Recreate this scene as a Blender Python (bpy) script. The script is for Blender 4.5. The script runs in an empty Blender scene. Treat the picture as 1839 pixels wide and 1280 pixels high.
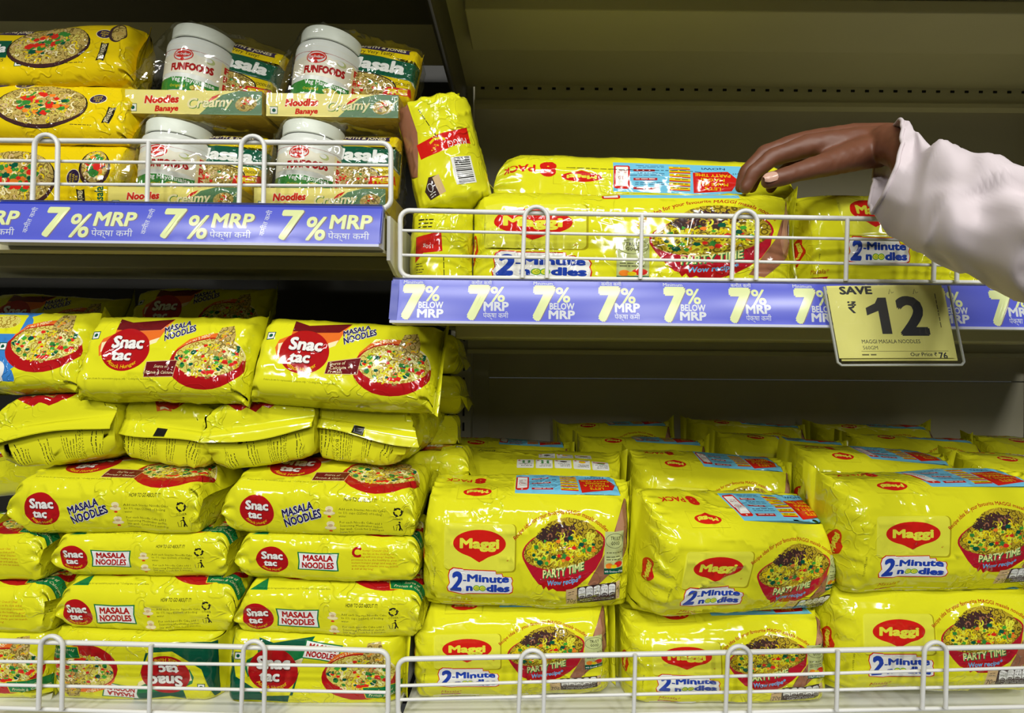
import bpy, bmesh, math, random
import numpy as np
from mathutils import Vector, Matrix
from mathutils.geometry import delaunay_2d_cdt

SC = bpy.context.scene
COL = SC.collection
R = math.radians

# ------------------------------------------------------------------ camera
FPX, CX, CY = 1000.0, 955.0, 640.0          # focal length and principal point in frame pixels
CAMY, CAMZ, ROLL = -0.5, 1.3, 0.008
cam = bpy.data.cameras.new('camera')
cam.sensor_fit = 'HORIZONTAL'
cam.sensor_width = 36.0
cam.lens = FPX / 1839 * 36.0
cam.shift_x = -(CX - 919.5) / 1839
cam.clip_start = 0.01
camo = bpy.data.objects.new('camera', cam)
COL.objects.link(camo)
_r = Vector((math.cos(ROLL), 0, math.sin(ROLL)))
_f = Vector((0, 1, 0))
_u = _r.cross(_f)
camo.matrix_world = Matrix.Translation((0, CAMY, CAMZ)) @ Matrix((_r, _u, -_f)).transposed().to_4x4()
SC.camera = camo


def at(px, py, Y=0.0):
    """world point at depth Y seen at frame pixel (px, py)"""
    d = _f + _r * ((px - CX) / FPX) + _u * ((CY - py) / FPX)
    t = (Y - CAMY) / d.y
    return Vector((0, CAMY, CAMZ)) + d * t


def ppm(Y):
    return FPX / (Y - CAMY)

# ------------------------------------------------------------------ light
SC.view_settings.view_transform = 'Standard'
SC.view_settings.look = 'None'
SC.view_settings.gamma = 1.0
SC.view_settings.use_curve_mapping = False
SC.view_settings.exposure = 0.32
wd = bpy.data.worlds.new('store_air')
SC.world = wd
wd.use_nodes = True
wd.node_tree.nodes['Background'].inputs[0].default_value = (0.95, 1.0, 0.93, 1)
wd.node_tree.nodes['Background'].inputs[1].default_value = 0.03


def lamp(name, loc, sx, sy, power, col=(1, 0.99, 0.94), rot=(0, 0, 0)):
    l = bpy.data.lights.new(name, 'AREA')
    l.shape = 'RECTANGLE'
    l.size, l.size_y = sx, sy
    l.energy = power
    l.color = col
    o = bpy.data.objects.new(name, l)
    o.location = loc
    o.rotation_euler = rot
    COL.objects.link(o)
    return o

for _x in (-1.46, 1.34):
    lamp('ceiling_lamp', (_x, -2.05, 2.75), 0.3, 0.3, 17, rot=(R(35), 0, 0))
    lamp('ceiling_lamp', (_x * 0.6, -3.4, 2.75), 0.16, 1.2, 24, rot=(R(45), 0, 0))
lamp('ceiling_lamp', (-0.05, -1.5, 2.75), 1.2, 0.12, 18, rot=(R(32), 0, 0))

# ------------------------------------------------------------------ helpers
def lin(c):
    c = c / 255.0
    return c / 12.92 if c <= 0.04045 else ((c + 0.055) / 1.055) ** 2.4


def rgb(*c):
    return (lin(c[0]), lin(c[1]), lin(c[2]), 1.0)

_mats = {}


def film(name, c, rough=0.09, bump=1.0, spec=0.5):
    """glossy printed plastic film; the crinkles are a bump in object space"""
    if name in _mats:
        return _mats[name]
    m = bpy.data.materials.new(name)
    m.use_nodes = True
    nt = m.node_tree
    b = nt.nodes['Principled BSDF']
    b.inputs['Base Color'].default_value = c
    b.inputs['Roughness'].default_value = rough
    b.inputs['Specular IOR Level'].default_value = spec
    if bump:
        film_bump(nt, b, bump)
    _mats[name] = m
    return m


def film_bump(nt, b, k):
    tc = nt.nodes.new('ShaderNodeTexCoord')
    oi = nt.nodes.new('ShaderNodeObjectInfo')
    ad = nt.nodes.new('ShaderNodeVectorMath')
    ad.operation = 'ADD'
    nt.links.new(tc.outputs['Object'], ad.inputs[0])
    n1 = nt.nodes.new('ShaderNodeTexNoise')
    n1.inputs['Scale'].default_value = 28
    n1.inputs['Detail'].default_value = 1.5
    n1.inputs['Distortion'].default_value = 0.8
    nt.links.new(ad.outputs[0], n1.inputs['Vector'])
    mx = nt.nodes.new('ShaderNodeVectorMath')
    mx.operation = 'MULTIPLY_ADD'
    mx.inputs[1].default_value = (0.02, 0.02, 0.02)
    nt.links.new(n1.outputs['Color'], mx.inputs[0])
    nt.links.new(ad.outputs[0], mx.inputs[2])
    # thin wandering creases
    v = nt.nodes.new('ShaderNodeTexNoise')
    v.inputs['Scale'].default_value = 62
    v.inputs['Detail'].default_value = 1.0
    v.inputs['Distortion'].default_value = 0.6
    nt.links.new(mx.outputs[0], v.inputs['Vector'])
    ab = nt.nodes.new('ShaderNodeMath')
    ab.operation = 'SUBTRACT'
    ab.inputs[1].default_value = 0.5
    nt.links.new(v.outputs['Fac'], ab.inputs[0])
    ab2 = nt.nodes.new('ShaderNodeMath')
    ab2.operation = 'ABSOLUTE'
    nt.links.new(ab.outputs[0], ab2.inputs[0])
    mr = nt.nodes.new('ShaderNodeMapRange')
    mr.inputs['From Max'].default_value = 0.05
    mr.inputs['To Min'].default_value = 0.17
    mr.inputs['To Max'].default_value = 0.0
    nt.links.new(ab2.outputs[0], mr.inputs['Value'])
    # crinkles gather in patches
    n2 = nt.nodes.new('ShaderNodeTexNoise')
    n2.inputs['Scale'].default_value = 17
    n2.inputs['Detail'].default_value = 0
    nt.links.new(ad.outputs[0], n2.inputs['Vector'])
    pm = nt.nodes.new('ShaderNodeMapRange')
    pm.inputs['From Min'].default_value = 0.5
    pm.inputs['From Max'].default_value = 0.7
    nt.links.new(n2.outputs['Fac'], pm.inputs['Value'])
    mu = nt.nodes.new('ShaderNodeMath')
    mu.operation = 'MULTIPLY'
    nt.links.new(mr.outputs[0], mu.inputs[0])
    nt.links.new(pm.outputs[0], mu.inputs[1])
    sm = nt.nodes.new('ShaderNodeMath')
    sm.operation = 'ADD'
    sm.operation = 'MULTIPLY_ADD'
    sm.inputs[1].default_value = 0.14
    nt.links.new(mu.outputs[0], sm.inputs[2])
    nt.links.new(n1.outputs['Fac'], sm.inputs[0])
    bp = nt.nodes.new('ShaderNodeBump')
    bp.inputs['Strength'].default_value = k
    bp.inputs['Distance'].default_value = 0.004
    nt.links.new(sm.outputs[0], bp.inputs['Height'])
    nt.links.new(bp.outputs[0], b.inputs['Normal'])


def noodle_film(name, ca, cb, cc, scale, bump=0.9):
    """printed photograph of curly noodles: rings round scattered centres, drawn in the print's own plane"""
    m = bpy.data.materials.new(name)
    m.use_nodes = True
    nt = m.node_tree
    b = nt.nodes['Principled BSDF']
    b.inputs['Roughness'].default_value = 0.1
    uv = nt.nodes.new('ShaderNodeUVMap')
    v = nt.nodes.new('ShaderNodeTexVoronoi')
    v.inputs['Scale'].default_value = scale
    nt.links.new(uv.outputs[0], v.inputs['Vector'])
    mu = nt.nodes.new('ShaderNodeMath')
    mu.operation = 'MULTIPLY'
    mu.inputs[1].default_value = 11
    nt.links.new(v.outputs['Distance'], mu.inputs[0])
    sn = nt.nodes.new('ShaderNodeMath')
    sn.operation = 'SINE'
    nt.links.new(mu.outputs[0], sn.inputs[0])
    cr = nt.nodes.new('ShaderNodeValToRGB')
    e = cr.color_ramp.elements
    e[0].position, e[0].color = 0.05, cb
    e[1].position, e[1].color = 0.6, ca
    x = e.new(0.95)
    x.color = cc
    mr = nt.nodes.new('ShaderNodeMapRange')
    mr.inputs['From Min'].default_value = -1
    nt.links.new(sn.outputs[0], mr.inputs['Value'])
    nt.links.new(mr.outputs[0], cr.inputs['Fac'])
    nt.links.new(cr.outputs[0], b.inputs['Base Color'])
    film_bump(nt, b, bump)
    _mats[name] = m
    return m


def plain(name, c, rough=0.5, metal=0.0, noise=0.0, nscale=40, spec=0.5):
    if name in _mats:
        return _mats[name]
    m = bpy.data.materials.new(name)
    m.use_nodes = True
    nt = m.node_tree
    b = nt.nodes['Principled BSDF']
    b.inputs['Base Color'].default_value = c
    b.inputs['Roughness'].default_value = rough
    b.inputs['Metallic'].default_value = metal
    b.inputs['Specular IOR Level'].default_value = spec
    if noise:
        tc = nt.nodes.new('ShaderNodeTexCoord')
        n = nt.nodes.new('ShaderNodeTexNoise')
        n.inputs['Scale'].default_value = nscale
        n.inputs['Detail'].default_value = 4
        nt.links.new(tc.outputs['Object'], n.inputs['Vector'])
        mx = nt.nodes.new('ShaderNodeMix')
        mx.data_type = 'RGBA'
        mx.inputs[6].default_value = c
        mx.inputs[7].default_value = (c[0] * (1 - noise), c[1] * (1 - noise), c[2] * (1 - noise), 1)
        nt.links.new(n.outputs['Fac'], mx.inputs[0])
        nt.links.new(mx.outputs[2], b.inputs['Base Color'])
    _mats[name] = m
    return m


def clear_film(name, k=0.6, tint=(0.97, 0.98, 0.97, 1), gloss=0.5, rough=0.08):
    """thin clear wrap: see-through with a sharp sheen on its creases"""
    m = bpy.data.materials.new(name)
    m.use_nodes = True
    nt = m.node_tree
    nt.nodes.remove(nt.nodes['Principled BSDF'])
    out = nt.nodes['Material Output']
    t = nt.nodes.new('ShaderNodeBsdfTransparent')
    t.inputs[0].default_value = tint
    g = nt.nodes.new('ShaderNodeBsdfGlossy')
    g.inputs['Roughness'].default_value = rough
    fr = nt.nodes.new('ShaderNodeFresnel')
    fr.inputs['IOR'].default_value = 1.5
    ad = nt.nodes.new('ShaderNodeMath')
    ad.operation = 'MULTIPLY_ADD'
    ad.inputs[1].default_value = gloss
    ad.inputs[2].default_value = 0.02
    nt.links.new(fr.outputs[0], ad.inputs[0])
    mx = nt.nodes.new('ShaderNodeMixShader')
    mn = nt.nodes.new('ShaderNodeMath')
    mn.operation = 'MINIMUM'
    mn.inputs[1].default_value = 0.22
    nt.links.new(ad.outputs[0], mn.inputs[0])
    nt.links.new(mn.outputs[0], mx.inputs[0])
    nt.links.new(t.outputs[0], mx.inputs[1])
    nt.links.new(g.outputs[0], mx.inputs[2])
    nt.links.new(mx.outputs[0], out.inputs['Surface'])
    film_bump(nt, g, k)
    for l in list(nt.links):
        if l.to_node == g and l.to_socket.name == 'Normal':
            nt.links.new(l.from_socket, fr.inputs['Normal'])
    _mats[name] = m
    return m


def obj(name, me, parent=None):
    o = bpy.data.objects.new(name, me)
    COL.objects.link(o)
    if parent is not None:
        o.parent = parent
    return o


def tag(o, label, cat, group=None, kind=None):
    o['label'] = label
    o['category'] = cat
    if group:
        o['group'] = group
    if kind:
        o['kind'] = kind
    return o


def empty(name, loc=(0, 0, 0), mat=None):
    o = bpy.data.objects.new(name, None)
    o.empty_display_size = 0.02
    COL.objects.link(o)
    if mat is not None:
        o.matrix_world = mat
    else:
        o.location = loc
    return o


def mesh(name, verts, faces, mats, mi=None, smooth=False):
    me = bpy.data.meshes.new(name)
    me.from_pydata([tuple(v) for v in verts], [], [tuple(f) for f in faces])
    for m in mats:
        me.materials.append(m)
    if mi is not None:
        me.polygons.foreach_set('material_index', np.asarray(mi, dtype=np.int32))
    if smooth:
        me.polygons.foreach_set('use_smooth', np.ones(len(me.polygons), dtype=bool))
    me.update()
    return me


class MB:
    """collects boxes and tubes, then builds ONE mesh"""
    def __init__(s):
        s.v, s.f = [], []

    def box(s, x0, x1, y0, y1, z0, z1):
        b = len(s.v)
        s.v += [(x, y, z) for z in (z0, z1) for y in (y0, y1) for x in (x0, x1)]
        s.f += [tuple(b + i for i in q) for q in ((0, 2, 3, 1), (4, 5, 7, 6), (0, 1, 5, 4), (2, 6, 7, 3), (0, 4, 6, 2), (1, 3, 7, 5))]
        return s

    def prism(s, prof, x0, x1, axis=0):
        """profile of (y,z) points swept along x"""
        b, n = len(s.v), len(prof)
        s.v += [(x0, p[0], p[1]) for p in prof] + [(x1, p[0], p[1]) for p in prof]
        s.f += [(b + i, b + n + i, b + n + (i + 1) % n, b + (i + 1) % n) for i in range(n)]
        s.f += [tuple(b + i for i in range(n)), tuple(b + n + i for i in reversed(range(n)))]
        return s

    def tube(s, pts, r, n=10, cap=True):
        pts = [Vector(p) for p in pts]
        b = len(s.v)
        t0 = (pts[1] - pts[0]).normalized()
        a = t0.orthogonal().normalized()
        rr = r if isinstance(r, (list, tuple)) else [r] * len(pts)
        for i, p in enumerate(pts):
            if i == 0:
                t = t0
            elif i == len(pts) - 1:
                t = (pts[-1] - pts[-2]).normalized()
            else:
                t = ((pts[i] - pts[i - 1]).normalized() + (pts[i + 1] - pts[i]).normalized()).normalized()
            a = (a - t * a.dot(t)).normalized()
            c = t.cross(a)
            for k in range(n):
                w = 2 * math.pi * k / n
                s.v.append(tuple(p + (a * math.cos(w) + c * math.sin(w)) * rr[i]))
        for i in range(len(pts) - 1):
            for k in range(n):
                s.f.append((b + i * n + k, b + i * n + (k + 1) % n, b + (i + 1) * n + (k + 1) % n, b + (i + 1) * n + k))
        if cap:
            s.f.append(tuple(b + k for k in reversed(range(n))))
            e = b + (len(pts) - 1) * n
            s.f.append(tuple(e + k for k in range(n)))
        return s

    def build(s, name, m, parent=None, smooth=False, bevel=0):
        me = mesh(name, s.v, s.f, [m], smooth=smooth)
        if smooth:
            me.set_sharp_from_angle(angle=R(50))
        o = obj(name, me, parent)
        if bevel:
            bm = bmesh.new()
            bm.from_mesh(me)
            bmesh.ops.bevel(bm, geom=bm.edges[:], offset=bevel, segments=2, affect='EDGES', profile=0.5)
            bm.to_mesh(me)
            bm.free()
        return o


def arc_pts(c, ra, a0, a1, n=8):
    """arc in the xz plane round c"""
    return [Vector((c[0] + ra * math.cos(R(a0 + (a1 - a0) * i / n)), c[1], c[2] + ra * math.sin(R(a0 + (a1 - a0) * i / n)))) for i in range(n + 1)]

# ------------------------------------------------------------------ 3D value noise
_rs = np.random.RandomState(7)
_LAT = _rs.rand(32, 32, 32) * 2 - 1


def noise3(P, scale, seed=0):
    q = P * scale + np.array([seed * 7.31, seed * 3.17, seed * 5.71]) + 100
    i = np.floor(q).astype(int)
    f = q - i
    f = f * f * (3 - 2 * f)
    i0, i1 = i & 31, (i + 1) & 31
    x0, y0, z0 = i0[:, 0], i0[:, 1], i0[:, 2]
    x1, y1, z1 = i1[:, 0], i1[:, 1], i1[:, 2]
    fx, fy, fz = f[:, 0], f[:, 1], f[:, 2]
    L = _LAT
    a = L[x0, y0, z0] * (1 - fx) + L[x1, y0, z0] * fx
    b = L[x0, y1, z0] * (1 - fx) + L[x1, y1, z0] * fx
    c = L[x0, y0, z1] * (1 - fx) + L[x1, y0, z1] * fx
    d = L[x0, y1, z1] * (1 - fx) + L[x1, y1, z1] * fx
    return (a * (1 - fy) + b * fy) * (1 - fz) + (c * (1 - fy) + d * fy) * fz


# ------------------------------------------------------------------ print designs: flat shapes in mm, cut into the film's own mesh
_tcache = {}


def text2d(s, bold=0.0, shear=0.0, res=2):
    k = (s, bold, shear, res)
    if k in _tcache:
        return _tcache[k]
    c = bpy.data.curves.new('t', 'FONT')
    c.body = s
    c.offset = bold
    c.shear = shear
    c.resolution_u = res
    o = bpy.data.objects.new('t', c)
    COL.objects.link(o)
    me = o.evaluated_get(bpy.context.evaluated_depsgraph_get()).to_mesh()
    v = np.array([(p.co.x, p.co.y) for p in me.vertices]) if len(me.vertices) else np.zeros((0, 2))
    t = [tuple(p.vertices) for p in me.polygons]
    bpy.data.objects.remove(o)
    bpy.data.curves.remove(c)
    cnt = {}
    for a in t:
        for i in range(len(a)):
            e = tuple(sorted((a[i], a[(i + 1) % len(a)])))
            cnt[e] = cnt.get(e, 0) + 1
    ed = [e for e, n in cnt.items() if n == 1]
    _tcache[k] = (v, t, ed)
    return _tcache[k]


class Design:
    def __init__(s):
        s.sh = []
        s.m = np.array([[1.0, 0, 0], [0, 1.0, 0]])
        s.stack = []

    def push(s, x=0, y=0, rot=0, sx=1, sy=1):
        s.stack.append(s.m)
        c, n = math.cos(R(rot)), math.sin(R(rot))
        a = np.array([[c * sx, -n * sy, x], [n * sx, c * sy, y], [0, 0, 1]])
        s.m = s.m @ a if s.m.shape == (3, 3) else np.vstack([s.m, [0, 0, 1]]) @ a
        return s

    def pop(s):
        s.m = s.stack.pop()

    def T(s, pts):
        p = np.asarray(pts, float)
        return p @ s.m[:2, :2].T + s.m[:2, 2]

    def poly(s, mat, pts):
        p = s.T(pts)
        n = len(p)
        s.sh.append((mat, p, None, [(i, (i + 1) % n) for i in range(n)]))

    def ell(s, mat, x, y, rx, ry=None, rot=0, n=28):
        ry = rx if ry is None else ry
        c, q = math.cos(R(rot)), math.sin(R(rot))
        s.poly(mat, [(x + c * rx * math.cos(t) - q * ry * math.sin(t), y + q * rx * math.cos(t) + c * ry * math.sin(t))
                     for t in (2 * math.pi * i / n for i in range(n))])

    def rect(s, mat, x0, y0, x1, y1):
        s.poly(mat, [(x0, y0), (x1, y0), (x1, y1), (x0, y1)])

    def rrect(s, mat, x0, y0, x1, y1, r):
        p = []
        for cx, cy, a in ((x1 - r, y0 + r, -90), (x1 - r, y1 - r, 0), (x0 + r, y1 - r, 90), (x0 + r, y0 + r, 180)):
            p += [(cx + r * math.cos(R(a + 18 * i)), cy + r * math.sin(R(a + 18 * i))) for i in range(6)]
        s.poly(mat, p)

    def stroke(s, mat, pts, w, closed=False):
        p = [np.array(q, float) for q in pts]
        if closed:
            p.append(p[0])
        L, Rr = [], []
        for i in range(len(p)):
            a = p[max(i - 1, 0)]
            b = p[min(i + 1, len(p) - 1)]
            if closed and i in (0, len(p) - 1):
                a, b = p[-2], p[1]
            t = b - a
            t = t / (np.linalg.norm(t) + 1e-9)
            n = np.array([-t[1], t[0]]) * w / 2
            L.append(p[i] + n)
            Rr.append(p[i] - n)
        k = len(p)
        v = s.T(L + Rr)
        tr = []
        for i in range(k - 1):
            tr += [(i, i + 1, k + i), (i + 1, k + i + 1, k + i)]
        ed = [(i, i + 1) for i in range(k - 1)] + [(k + i, k + i + 1) for i in range(k - 1)] + [(0, k), (k - 1, 2 * k - 1)]
        s.sh.append((mat, v, tr, ed))

    def ring(s, mat, x, y, rx, ry, w, rot=0, n=28):
        c, q = math.cos(R(rot)), math.sin(R(rot))
        s.stroke(mat, [(x + c * rx * math.cos(t) - q * ry * math.sin(t), y + q * rx * math.cos(t) + c * ry * math.sin(t))
                       for t in (2 * math.pi * i / n for i in range(n))], w, True)

    def text(s, mat, st, x, y, h, w=None, bold=0.0, shear=0.0, rot=0, al='C', warp=None, res=None):
        """h: capital height in mm, w: fitted width in mm; (x, y) is the baseline point"""
        v, t, ed = text2d(st, 0.0, shear, res or (1 if h < 3.2 else (2 if h < 9 else 3)))
        if len(v) == 0:
            return
        if bold > 0.006:
            # thicken by laying copies round a small circle
            k = 4 if bold < 0.03 else 8
            n = len(v)
            off = [(bold * math.cos(6.283 * (i + 0.5) / k), bold * math.sin(6.283 * (i + 0.5) / k)) for i in range(k)]
            if bold > 0.09:
                off += [(a * 0.5, b * 0.5) for a, b in off]
            t = [tuple(i + n * j for i in f) for j in range(len(off)) for f in t]
            ed = [(a + n * j, b + n * j) for j in range(len(off)) for a, b in ed]
            v = np.vstack([v + np.array(o) for o in off])
        v = v.copy()
        x0, x1 = v[:, 0].min(), v[:, 0].max()
        k = h / 0.7
        kx = (w / (x1 - x0)) if w else k
        v[:, 0] = (v[:, 0] - x0) * kx
        v[:, 1] *= k
        W = (x1 - x0) * kx
        v[:, 0] -= {'C': W / 2, 'L': 0, 'R': W}[al]
        if warp:
            v = np.array([warp(a, b) for a, b in v])
        c, n = math.cos(R(rot)), math.sin(R(rot))
        v = v @ np.array([[c, n], [-n, c]]) + (x, y)
        s.sh.append((mat, s.T(v), t, ed))

    def arctext(s, mat, st, cx, cy, rad, a_mid, h, span=None, bold=0.0, shear=0.0, below=False):
        """text bent round a circle; span in degrees"""
        w = R(span) * rad if span else None
        sg = -1 if below else 1

        def wp(a, b):
            th = R(a_mid) - sg * a / rad
            rr = rad + sg * b
            return (rr * math.cos(th), rr * math.sin(th))
        s.text(mat, st, cx, cy, h, w, bold, shear, warp=wp)

    def compile(s, us, vs, base):
        """cut all shapes into a grid of film; returns points, triangles, material index, materials"""
        pts = [(u, v) for v in vs for u in us]
        ed = []
        U0, U1, V0, V1 = us[0], us[-1], vs[0], vs[-1]
        c0 = len(pts)
        nu, nv = len(us), len(vs)
        rim = [(i, i + 1) for i in range(nu - 1)] + [((nv - 1) * nu + i, (nv - 1) * nu + i + 1) for i in range(nu - 1)]
        rim += [(j * nu, (j + 1) * nu) for j in range(nv - 1)] + [(j * nu + nu - 1, (j + 1) * nu + nu - 1) for j in range(nv - 1)]
        ed += rim
        for mat, v, t, e in s.sh:
            b = len(pts)
            pts += [tuple(p) for p in v]
            ed += [(b + i, b + j) for i, j in e]
        r = delaunay_2d_cdt([Vector(p) for p in pts], ed, [], 0, 1e-4, False)
        P = np.array([(p.x, p.y) for p in r[0]])
        F = np.array([tuple(f) for f in r[2]], dtype=np.int64)
        C = P[F].mean(1)
        ok = (C[:, 0] > U0) & (C[:, 0] < U1) & (C[:, 1] > V0) & (C[:, 1] < V1)
        F, C = F[ok], C[ok]
        mats = [base]
        mi = np.zeros(len(F), dtype=np.int32)
        for mat, v, t, e in s.sh:
            if mat not in mats:
                mats.append(mat)
            k = mats.index(mat)
            lo, hi = v.min(0), v.max(0)
            cand = np.nonzero((C[:, 0] >= lo[0]) & (C[:, 0] <= hi[0]) & (C[:, 1] >= lo[1]) & (C[:, 1] <= hi[1]))[0]
            if not len(cand):
                continue
            c = C[cand]
            ins = np.zeros(len(cand), bool)
            if t is None:
                x, y = c[:, 0], c[:, 1]
                n = len(v)
                for i in range(n):
                    x1, y1 = v[i]
                    x2, y2 = v[(i + 1) % n]
                    if y1 == y2:
                        continue
                    q = ((y1 > y) != (y2 > y)) & (x < (x2 - x1) * (y - y1) / (y2 - y1) + x1)
                    ins ^= q
            else:
                for f in t:
                    for a in range(1, len(f) - 1):
                        A, B, D = v[f[0]], v[f[a]], v[f[a + 1]]
                        l2, h2 = np.minimum(np.minimum(A, B), D), np.maximum(np.maximum(A, B), D)
                        w = np.nonzero((c[:, 0] >= l2[0]) & (c[:, 0] <= h2[0]) & (c[:, 1] >= l2[1]) & (c[:, 1] <= h2[1]))[0]
                        if not len(w):
                            continue
                        g = c[w]
                        d1 = (g[:, 0] - B[0]) * (A[1] - B[1]) - (A[0] - B[0]) * (g[:, 1] - B[1])
                        d2 = (g[:, 0] - D[0]) * (B[1] - D[1]) - (B[0] - D[0]) * (g[:, 1] - D[1])
                        d3 = (g[:, 0] - A[0]) * (D[1] - A[1]) - (D[0] - A[0]) * (g[:, 1] - A[1])
                        neg = (d1 < 0) | (d2 < 0) | (d3 < 0)
                        pos = (d1 > 0) | (d2 > 0) | (d3 > 0)
                        ins[w[~(neg & pos)]] = True
            mi[cand[ins]] = k
        return P, F, mi, mats


def printed_mesh(name, comp, S, keep=None, normals=True, mm=0.01):
    """the cut film laid on the surface S(P)->xyz; keep selects triangles"""
    P, F, mi, mats = comp
    if keep is not None:
        k = keep(P[F].mean(1))
        F, mi = F[k], mi[k]
    used = np.unique(F)
    remap = np.full(len(P), -1)
    remap[used] = np.arange(len(used))
    P, F = P[used], remap[F]
    X = S(P)
    me = bpy.data.meshes.new(name)
    me.vertices.add(len(P))
    me.vertices.foreach_set('co', X.astype(np.float32).ravel())
    nf = len(F)
    me.loops.add(nf * 3)
    me.loops.foreach_set('vertex_index', F.astype(np.int32).ravel())
    me.polygons.add(nf)
    me.polygons.foreach_set('loop_start', np.arange(0, nf * 3, 3, dtype=np.int32))
    um = np.unique(mi)
    rm = np.zeros(len(mats), dtype=np.int32)
    for j, k in enumerate(um):
        me.materials.append(mats[k])
        rm[k] = j
    me.update(calc_edges=True)
    me.polygons.foreach_set('material_index', rm[mi])
    me.polygons.foreach_set('use_smooth', np.ones(nf, dtype=bool))
    uv = me.uv_layers.new(name='print')
    uv.data.foreach_set('uv', (P[F.ravel()] * mm).astype(np.float32).ravel())
    if normals:
        d = 0.15
        du = S(P + (d, 0)) - S(P - (d, 0))
        dv = S(P + (0, d)) - S(P - (0, d))
        n = np.cross(du, dv)
        n /= np.linalg.norm(n, axis=1, keepdims=True) + 1e-12
        me.validate()
        me.normals_split_custom_set_from_vertices([tuple(a) for a in n])
    else:
        me.validate()
    me.update()
    return me


def steps(a, b, d):
    n = max(1, int(math.ceil((b - a) / d)))
    return [a + (b - a) * i / n for i in range(n)]
# ------------------------------------------------------------------ inks
YEL = film('ink_yellow', rgb(219, 217, 34))
CARD = film('ink_pale_yellow', rgb(222, 221, 64))
EDGE = film('ink_olive_edge', rgb(168, 158, 24))
AMB = film('ink_amber_yellow', rgb(224, 196, 14))
RED = film('ink_red', rgb(203, 30, 22))
DRED = film('ink_dark_red', rgb(172, 20, 24))
ORG = film('ink_orange', rgb(226, 110, 40))
MAROON = film('ink_maroon', rgb(104, 20, 26))
BROWN = film('ink_brown', rgb(62, 44, 42))
BLUE = film('ink_blue', rgb(36, 66, 168))
NAVY = film('ink_navy', rgb(34, 30, 84))
CYAN = film('ink_light_blue', rgb(112, 190, 224))
MIDBLUE = film('ink_mid_blue', rgb(58, 128, 200))
WHITE = film('ink_white', rgb(232, 232, 228))
BLACK = film('ink_black', rgb(30, 28, 24))
GREEN = film('ink_green', rgb(20, 118, 62))
DGREEN = film('ink_dark_green', rgb(12, 84, 60))
LEAF = film('ink_leaf_green', rgb(70, 160, 50))
PEA = film('ink_pea_green', rgb(52, 130, 52))
SAGE = film('ink_sage', rgb(188, 196, 132))
BEIGE = film('ink_beige', rgb(206, 176, 128))
SKINP = film('ink_skin_print', rgb(150, 100, 74))
SKIN2 = film('ink_skin_shadow_print', rgb(178, 130, 104))  # paler second tone of the printed hand
CHILI = film('ink_chilli', rgb(212, 40, 30))
CARROT = film('ink_carrot', rgb(232, 130, 40))
PLUM = film('ink_plum', rgb(66, 40, 40))
CRIM = film('ink_crimson', rgb(178, 26, 44))
PURP = film('ink_purple', rgb(48, 34, 72))
PALE = film('ink_pale_lime', rgb(226, 232, 150))
CREAM = film('ink_cream', rgb(238, 226, 176))
SKYB = film('ink_sky_blue', rgb(96, 168, 216))
NOO = noodle_film('noodle_print_yellow', rgb(206, 184, 52), rgb(104, 84, 20), rgb(164, 136, 30), 19)
NOOL = noodle_film('noodle_print_light', rgb(232, 220, 120), rgb(160, 132, 40), rgb(200, 190, 84), 19)
NOOB = noodle_film('noodle_print_olive', rgb(206, 186, 104), rgb(118, 96, 40), rgb(176, 148, 76), 18)
rnd = random.Random(11)


def lines(d, mat, x, y, w, n, h, lead, ragged=0.25, rs=1):
    """unreadably fine print: rows of word-length dashes"""
    r = random.Random(rs)
    for i in range(n):
        a, e = 0, w * (1 - ragged * r.random())
        while a < e - h:
            l = h * r.uniform(1.2, 4.5)
            l = min(l, e - a)
            d.rect(mat, x + a, y - i * lead, x + a + l, y - i * lead + h * 0.62)
            a += l + h * 0.7


def curls(d, mats, rx, ry, n, w, seed, rot=0, size=1.0):
    r = random.Random(seed)
    c, s = math.cos(R(rot)), math.sin(R(rot))
    for i in range(n):
        q = math.sqrt(r.random()) * 0.9
        t = r.uniform(0, 6.283)
        x, y = q * rx * math.cos(t), q * ry * math.sin(t)
        a0 = r.uniform(0, 6.28)
        k = r.choice((-1, 1))
        rr = r.uniform(1.1, 2.4) * size
        pts = []
        px, py, a = x, y, a0
        for j in range(9):
            px += rr * 0.62 * math.cos(a)
            py += rr * 0.62 * math.sin(a)
            a += k * (0.75 + 0.3 * math.sin(j * 0.9))
            if j == 4:
                k = -k
            if (px / rx) ** 2 + (py / ry) ** 2 > 0.95:
                break
            pts.append((px * c - py * s, px * s + py * c))
        if len(pts) > 2:
            d.stroke(mats[i % len(mats)], pts, w)


def chunks(d, mats, rx, ry, n, size, seed, rot=0, ox=0, oy=0):
    r = random.Random(seed)
    c, s = math.cos(R(rot)), math.sin(R(rot))
    for i in range(n):
        q = math.sqrt(r.random()) * 0.92
        t = r.uniform(0, 6.283)
        x, y = ox + q * rx * math.cos(t), oy + q * ry * math.sin(t)
        x, y = x * c - y * s, x * s + y * c
        a = size * r.uniform(0.6, 1.3)
        m = mats[i % len(mats)]
        k = r.choice((4, 5, 7))
        b = r.uniform(0, 6.28)
        d.poly(m, [(x + a * r.uniform(0.75, 1.1) * math.cos(b + 6.283 * j / k), y + a * 0.75 * r.uniform(0.75, 1.1) * math.sin(b + 6.283 * j / k)) for j in range(k)])


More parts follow.
